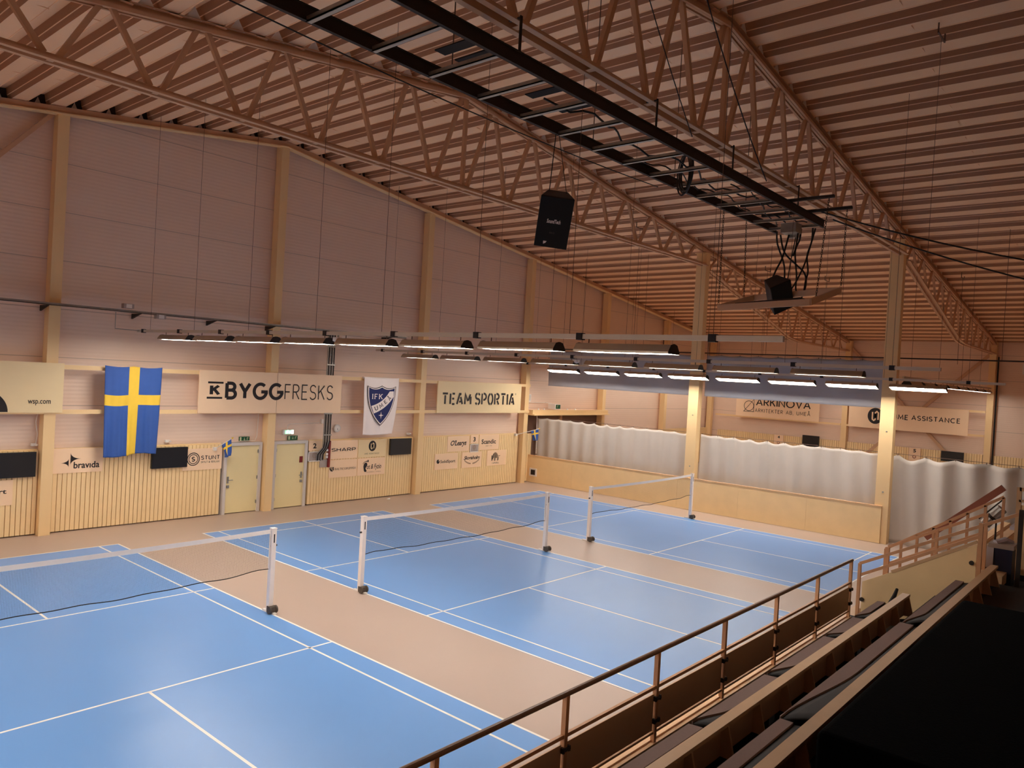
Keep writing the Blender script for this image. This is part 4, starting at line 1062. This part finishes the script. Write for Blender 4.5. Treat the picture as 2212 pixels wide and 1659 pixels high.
for k, pl in enumerate(([(905, 420), (920, 560), (1000, 760), (1020, 900), (1010, 1040), (960, 1110), (900, 1080), (880, 980), (920, 850), (985, 700), (1040, 450)],
    [(1130, 380), (1120, 500), (1080, 620), (1090, 760), (1110, 900), (1110, 1050), (1150, 1110), (1200, 1080), (1220, 960), (1190, 860), (1100, 780), (960, 650), (905, 460)],
    [(1215, 370), (1210, 520), (1170, 680), (1190, 850), (1170, 960), (1150, 1110), (1090, 1240)],
    [(1200, 380), (1150, 600), (1100, 790), (1020, 980), (950, 1100), (900, 1200)], [(970, 440), (955, 600), (930, 700)])):
    O = Vector((4.45, -5.35-.09*k, 8.32)); ctl = [O+Vector((.654, -.756, 0))*((a-960)*.0021)+Vector((0, 0, -(b-420)*.0021)) for a, b in pl]
    pts = []
    for i in range(len(ctl)-1):
        p0, p1, p2, p3 = ctl[max(i-1, 0)], ctl[i], ctl[i+1], ctl[min(i+2, len(ctl)-1)]
        for q in range(5):
            u = q/5; pts.append(.5*((2*p1)+(p2-p0)*u+(2*p0-5*p1+4*p2-p3)*u*u+(3*p1-p0-3*p2+p3)*u**3))
    part('cable_loop', MB().tube(pts+[ctl[-1]], .02, 6), 'cable', t)
part('feed_cable', MB().tube([(4.7, -5.6, 8.3), (4.2, -5.7, 7.6), (3.8, -5.8, 7.0)], .012, 6), 'cable', t)
# long thin roof cables and hanger hooks
def span(p, q, s, lab, r=.014, grp='thin cables slung across the ceiling'):
    p = Vector(p); q = Vector(q)
    tag(MB().tube([p.lerp(q, i/24)+Vector((0, 0, -s*4*(i/24)*(1-i/24))) for i in range(25)], r, 6).build('slung_cable', 'cable'), lab, 'cable', grp)
span((-7.9, -2.0, 9.75), (4.4, -2.0, 9.75), .13, 'long thin cable crossing in front of the middle truss', .012)
span((4.1, -6.35, 8.62), (6.4, -10.9, 7.45), .1, 'upper black cable slung from the gantry end to the right picture edge', .018)
span((4.9, -6.34, 8.6), (6.4, -10.9, 6.98), .1, 'lower black cable slung from the gantry end to the right picture edge', .018)
span((-1.7, -6.35, 10.95), (1.2, -6.3, 8.64), .12, 'dark cable hanging down beside the nearest truss diagonals', .012)
span((-3.6, -6.4, 10.3), (-1.9, -6.35, 8.64), .04, 'thin cable hanging to the gantry left of the ridge diagonals', .009)
for i, (x, y, z0, l) in enumerate(((2.0, -9.0, 7.2, 'thin rod hanging from the deck at the upper right'), (8.6, 4.6, 5.3, 'ceiling rod dropping left of the first freestanding column'), (9.9, 1.9, 5.3, 'ceiling rod dropping in front of the truss end'), (17.5, -2.0, 5.9, 'ceiling rod between the two freestanding columns'), (17.8, -6.6, 5.9, 'ceiling rod right of the second freestanding column'), (15.8, -.3, 5.9, 'ceiling rod seen between the hanging chains'))):
    t = thing('ceiling_rod', l, 'rod', (x, y, z0), 'thin rods hanging from the deck')
    part('rod', MB().tube([(x, y, z0), (x, y, zr(x)-.12)], .004 if y < -8 else .007, 6), 'wire', t)
    part('hook_bar', MB().box(x-.25, x+.25, y-.012, y+.012, zr(x)-.14, zr(x)-.12).box(x-.25, x-.235, y-.012, y+.012, zr(x)-.14, zr(x)+.05).box(x+.235, x+.25, y-.012, y+.012, zr(x)-.14, zr(x)+.02), 'wire', t)

# ------------------------------------------------------------------ spectator stand
XS = 1.25   # right end of the near seating block
F1, F2, F3, F4 = .74, 1.39, 1.78, 2.5
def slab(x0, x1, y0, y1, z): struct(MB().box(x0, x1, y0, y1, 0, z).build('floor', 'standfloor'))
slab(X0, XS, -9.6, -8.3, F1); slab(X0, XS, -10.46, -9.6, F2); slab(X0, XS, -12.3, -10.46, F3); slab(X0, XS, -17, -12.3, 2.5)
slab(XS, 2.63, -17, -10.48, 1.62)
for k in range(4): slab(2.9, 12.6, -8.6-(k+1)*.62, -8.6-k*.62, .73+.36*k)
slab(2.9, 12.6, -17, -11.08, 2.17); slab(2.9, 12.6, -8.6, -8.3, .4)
struct(MB().box(X0, XS+.08, -8.3, -8.27, 0, .66).build('trim_%d' % ti, 'ply')); ti += 1
t = thing('front_kerb', 'long cream kerb board along the foot of the railing', 'kerb', (-8, -8.36, F1))
part('kerb_board', MB().box(X0, XS-.35, -8.42, -8.37, F1, F1+.07).box(X0, XS-.35, -8.37, -8.3, F1+.05, F1+.09), 'kerb', t)
t = thing('spectator_railing', 'long beige railing with brown panels along the front of the stand', 'railing', (-8, -8.38, F1))
YR = -8.38; posts = [.85-1.635*k for k in range(12)]
part('top_rail', MB().tube([(X0+.5, YR, 1.785), (.89, YR, 1.785)], .027, 12), 'toprail', t)
part('mid_rail', MB().box(X0+.5, .87, YR-.016, YR+.016, 1.385, 1.42), 'railpaint', t)
part('low_rail', MB().box(X0+.5, .87, YR-.012, YR+.012, .90, .925), 'railpaint', t)
for i, x in enumerate(posts):
    part('rail_post', MB().box(x-.024, x+.024, YR-.024, YR+.024, F1, 1.77), 'railpaint', t)
    for z in (1.02, 1.26): part('panel_clamp', MB().box(x-.055, x-.03, YR-.04, YR+.02, z, z+.05).box(x+.03, x+.055, YR-.04, YR+.02, z, z+.05).tube([(x-.05, YR-.03, z+.025), (x+.05, YR-.03, z+.025)], .018, 8), 'gantry', t)
    if i < 11: part('railing_panel', MB().box(x-1.635+.045, x-.045, YR-.006, YR+.006, .94, 1.335), 'panel', t)
def bench_row(Y, z, zf, xa, xb, lab, fin0, step=.68):
    t = thing('bench_back', lab, 'bench', ((xa+xb)/2, Y, zf), 'bench back boards of the near seating block')
    part('top_board', MB().box(xa, xb, Y-.045, Y+.06, z-.035, z), 'bench', t)
    part('back_board', MB().box(xa, xb, Y+.02, Y+.045, zf-.0, z-.035), 'panel', t)
    x = fin0; n = 0
    while x > xa and n < 26:
        o = part('support_fin', MB().prism([(Y+.02, z-.035), (Y+.02, zf), (Y-.11, zf), (Y-.04, z-.035)], lambda a, b, d: Vector((x+d, a, b)), -.012, .012), 'bench', t); x -= step; n += 1
bench_row(-9.56, 1.715, F2, X0+.5, -.42, 'front bench back with cream top board and fins', -.45)
bench_row(-10.42, 2.07, F3, X0+.5, 1.22, 'second bench back with cream top board and fins', 1.0)
def pad(x0, x1, ya, za, yb, zb, lab, grp, th=.03, flap=None, taper=0.):
    t = thing('seat_cushion', lab, 'cushion', ((x0+x1)/2, ya, za), grp)
    n, m = 24, 3; mb = MB(); vs = []
    def ye(u):
        k = 1. if not taper else min(1, .04+u/taper); k = k*k*(3-2*k) if taper else 1.
        return ya+(yb-ya)*max(.06, k)
    for k in (0, 1):
        for i in range(n+1):
            for j in range(m+1):
                u, v = i/n, j/m; y = ya+(ye(u)-ya)*v; z = za+(zb-za)*v-k*th
                vs.append((x0+(x1-x0)*u, y, z))
    mb.v = vs; N = (n+1)*(m+1)
    for i in range(n):
        for j in range(m):
            a = i*(m+1)+j; b = a+m+1
            mb.f += [(a, b, b+1, a+1), (a+N, a+1+N, b+1+N, b+N)]; mb.mi += [0, 0]
    for i in range(n):
        a = i*(m+1); b = a+m+1; mb.f += [(a, a+N, b+N, b), (a+m, b+m, b+m+N, a+m+N)]; mb.mi += [0, 0]
    for i in (0, n):
        for j in range(m): a = i*(m+1)+j; mb.f.append((a, a+1, a+1+N, a+N)); mb.mi.append(0)
    part('cushion_pad', mb, 'seat', t)
    if flap:
        # dark curved backrest shell from the pad's rear edge to the bench back
        mb = MB(); vs = []; hb, yend = flap
        for i in range(n+1):
            u = i/n; e = .5-.5*math.cos(2*PI*u)
            for j in range(5):
                v = j/4; vs.append((x0+(x1-x0)*u, ye(u)-.002+(yend-ye(u))*v, zb-.02+hb*math.sin(PI/2*v)*(.3+.7*(1-u))+.02*e*v))
        mb.v = vs
        for i in range(n):
            for j in range(4): a = i*5+j; mb.f.append((a, a+5, a+6, a+1)); mb.mi.append(0)
        o = part('backrest_shell', mb, 'seat_under', t, smooth=True); s = o.modifiers.new('thickness', 'SOLIDIFY'); s.thickness = .018
    part('cushion_base', MB().box(x0+.05, x1-.05, max(ya, yb)-.03, max(ya, yb)-.1, F1+.002 if grp.startswith('front') else F2+.002, min(za, zb)-.05), 'seat_under', t)
    return t
xs1 = [-.35, -1.55, -2.75, -4.65, -6.4, -8.4, -10.6]
l1 = ['front row seat cushion nearest the gate post', 'second front row seat cushion from the gate', 'third front row seat cushion from the gate', 'fourth front row seat cushion from the gate, long and sagging', 'fifth front row seat cushion from the gate', 'front row seat cushion at the bottom picture edge']
for (b, a), l in zip(zip(xs1[:-1], xs1[1:]), l1):
    pad(a+.03, b-.03, -9.15, 1.50, -9.29+.03*math.sin(a*3), 1.51, l, 'front row seat cushions', flap=(.06, -9.5), taper=.35)
xs2 = [.85, -2.35, -6.32, -8.6, -10.6]
l2 = ['second row seat cushion nearest the side panel', 'second row seat cushion beyond the dark folded backrest', 'second row seat cushion with the tallest dark backrest', 'second row seat cushion at the bottom picture edge']
for k, ((b, a), l) in enumerate(zip(zip(xs2[:-1], xs2[1:]), l2)):
    pad(a+.02, b-.02, -9.96+.02*(k % 2), 1.80, -10.075-.02*(k % 2), 1.80, l, 'second row seat cushions', flap=(.11, -10.36), taper=(.25, .45, 0, .3)[k])
tag(MB().tube([(-.95, -9.42, 1.55), (-.75, -9.42, 1.60), (-.55, -9.42, 1.67), (-.42, -9.42, 1.75)], [.03, .035, .03, .022], 8).build('armrest', 'seat_under', smooth=True), 'dark curved armrest rising above the end of the front bench', 'armrest')

# side guard of the seating block and the staircase beyond it
t = thing('side_guard', 'sloping side guard with a tan solid panel at the end of the seating block', 'railing', (1.35, -9.3, F1))
GX = 1.35
def rl(y0, z0, y1, z1, x, w_, h, nm, m, par): part(nm, MB().beam((x, y0, z0), (x, y1, z1), w_, h), m, par)
rl(-8.38, 1.66, -10.72, 2.93, GX, .04, .05, 'top_rail', 'railpaint', t)
rl(-8.38, 1.45, -10.2, 2.48, GX, .03, .05, 'mid_rail', 'railpaint', t)
part('guard_post', MB().box(GX-.025, GX+.025, -8.405, -8.355, 0.5, 1.66), 'railpaint', t)
part('guard_post', MB().box(GX-.03, GX+.03, -10.21, -10.15, 1.2, 2.68), 'railpaint', t)
part('guard_post', MB().box(GX-.03, GX+.03, -10.74, -10.68, 1.7, 2.98), 'gantry', t)
part('solid_panel', MB().prism([(-8.44, .70), (-8.44, 1.35), (-10.14, 2.33), (-10.14, 1.60), (-9.3, .9)], lambda a, b, d: Vector((GX+d, a, b)), -.012, .012), 'ply', t)
rl(-8.9, 1.62, -10.14, 2.37, GX, .04, .05, 'panel_cap', 'bench', t)
part('clamp', MB().tube([(GX-.04, -8.45, 1.04), (GX-.01, -8.45, 1.04)], .035, 12), 'gantry', t)
part('clamp', MB().tube([(GX-.04, -10.08, 2.02), (GX-.01, -10.08, 2.02)], .035, 12), 'gantry', t)
t = thing('staircase', 'wooden staircase rising from the court floor beside the seating block', 'stairs', (2.0, -9, 0))
ns = 11
for k in range(ns):
    y = -7.2-k*.3; z = .17*(k+1); 
    if z < 1.9: part('tread', MB().box(GX+.06, 2.6, y-.3, y, z-.17, z), 'bench', t)
t = thing('stair_guard', 'beige stair guard between the staircase and the farther seating block', 'railing', (2.65, -9.3, 0), 'stair guards')
rl(-8.5, 1.80, -10.05, 2.68, 2.65, .04, .05, 'top_rail', 'railpaint', t); rl(-8.5, 1.48, -10.05, 2.36, 2.65, .03, .045, 'mid_rail', 'railpaint', t)
for y in (-8.5, -9.3, -10.05): part('guard_post', MB().box(2.62, 2.68, y-.025, y+.025, .5+(-8.5-y)*.57, 1.8+(-8.5-y)*.57), 'railpaint', t)
t = thing('stair_guard', 'tall sloping guard with many balusters in front of the full height curtain', 'railing', (2.95, -9.3, 0), 'stair guards')
rl(-8.38, 1.70, -10.25, 2.98, 2.95, .04, .05, 'top_rail', 'railpaint', t); rl(-8.38, .95, -10.25, 2.20, 2.95, .03, .05, 'low_rail', 'railpaint', t)
for k in range(8):
    y = -8.38-k*.267; part('baluster', MB().box(2.93, 2.97, y-.022, y+.022, .9+(-8.38-y)*.68, 1.70+(-8.38-y)*.68), 'railpaint', t)
for k in range(4):
    y = -8.6-k*.62; z = .73+.36*k
    t = thing('bench_back', ('lowest', 'second lowest', 'third', 'highest')[k]+' bench of the farther seating block beyond the stairs', 'bench', (7.7, y, z), 'benches of the farther seating block')
    part('top_board', MB().box(3.05, 12.5, y-.56, y-.38, z+.50, z+.54), 'bench', t)
    part('back_board', MB().box(3.05, 12.5, y-.58, y-.56, z, z+.52), 'panel', t)
tag(MB().beam((5.0, -8.62, 1.70), (5.0, -9.96, 2.95), .06, .13).build('handrail_plank', 'redwood'), 'red brown sloping plank in front of the full height curtain', 'plank')
t = thing('rubbish_bin', 'navy bin with a grey lid and white bag on the stair landing', 'bin', (2.05, -10.4, 1.62))
part('bin_body', MB().prism([(1.86, -10.56), (2.24, -10.56), (2.24, -10.24), (1.86, -10.24)], lambda a, b, d: Vector((a, b, d)), 1.62, 2.24), 'navybin', t)
part('bin_lid', MB().box(1.84, 2.26, -10.58, -10.22, 2.24, 2.31), 'grey', t)
part('bin_bag', MB().box(1.845, 1.86, -10.3, -10.2, 1.9, 2.26).tube([(1.95, -10.3, 2.31), (2.1, -10.42, 2.36), (2.2, -10.5, 2.31)], .05, 8), 'bag', t)
t = thing('floodlight', 'silver cylinder lamp leaning behind the far stair guard', 'lamp', (3.2, -10.2, 2.6))
part('lamp_stand', MB().tube([(3.2, -10.12, 2.6), (3.2, -10.12, 1.5)], .015, 8), 'gantry', t)
part('lamp_can', MB().tube([(3.2, -9.95, 2.42), (3.2, -10.2, 2.74)], .09, 16), 'galv', t)
part('lamp_band', MB().tube([(3.2, -10.05, 2.54), (3.2, -10.08, 2.58)], .097, 16), 'gantry', t)
part('lamp_handle', MB().tube([(3.2, -9.85, 2.5), (3.2, -10.2, 2.9)], .014, 6), 'gantry', t)
t = thing('storage_box', 'pale cardboard box behind the rubbish bin', 'box', (3.0, -10.7, 2.2), 'boxes behind the bin')
part('box_body', MB().box(2.8, 3.3, -10.9, -10.5, 2.0, 2.5), 'bag', t); part('box_flap', MB().box(2.8, 3.3, -10.5, -10.38, 2.44, 2.5), 'bag', t)
t = thing('board_stand', 'pale timber frame with a board at the right picture edge', 'frame', (2.5, -10.5, 1.9))
part('upright', MB().box(2.72, 2.78, -10.53, -10.46, 1.6, 3.2), 'bench', t)
part('cross_bar', MB().box(2.72, 2.78, -11.6, -10.5, 3.14, 3.2).box(2.72, 2.78, -11.6, -10.5, 2.95, 2.99), 'bench', t)
part('filling_board', MB().box(2.74, 2.76, -11.6, -10.53, 1.7, 2.9), 'ply', t)
# black draped table close to the viewpoint
F3 = 1.782
t = thing('draped_table', 'table under a black cloth at the lower right corner', 'table', (-5.6, -11.5, F3))
mb = MB(); mb.box(-7.9, -3.32, -12.2, -10.76, F3, 2.47)
o = part('black_cloth', mb, 'blackcloth', t); b_ = o.modifiers.new('bevel', 'BEVEL'); b_.width = .05; b_.segments = 3
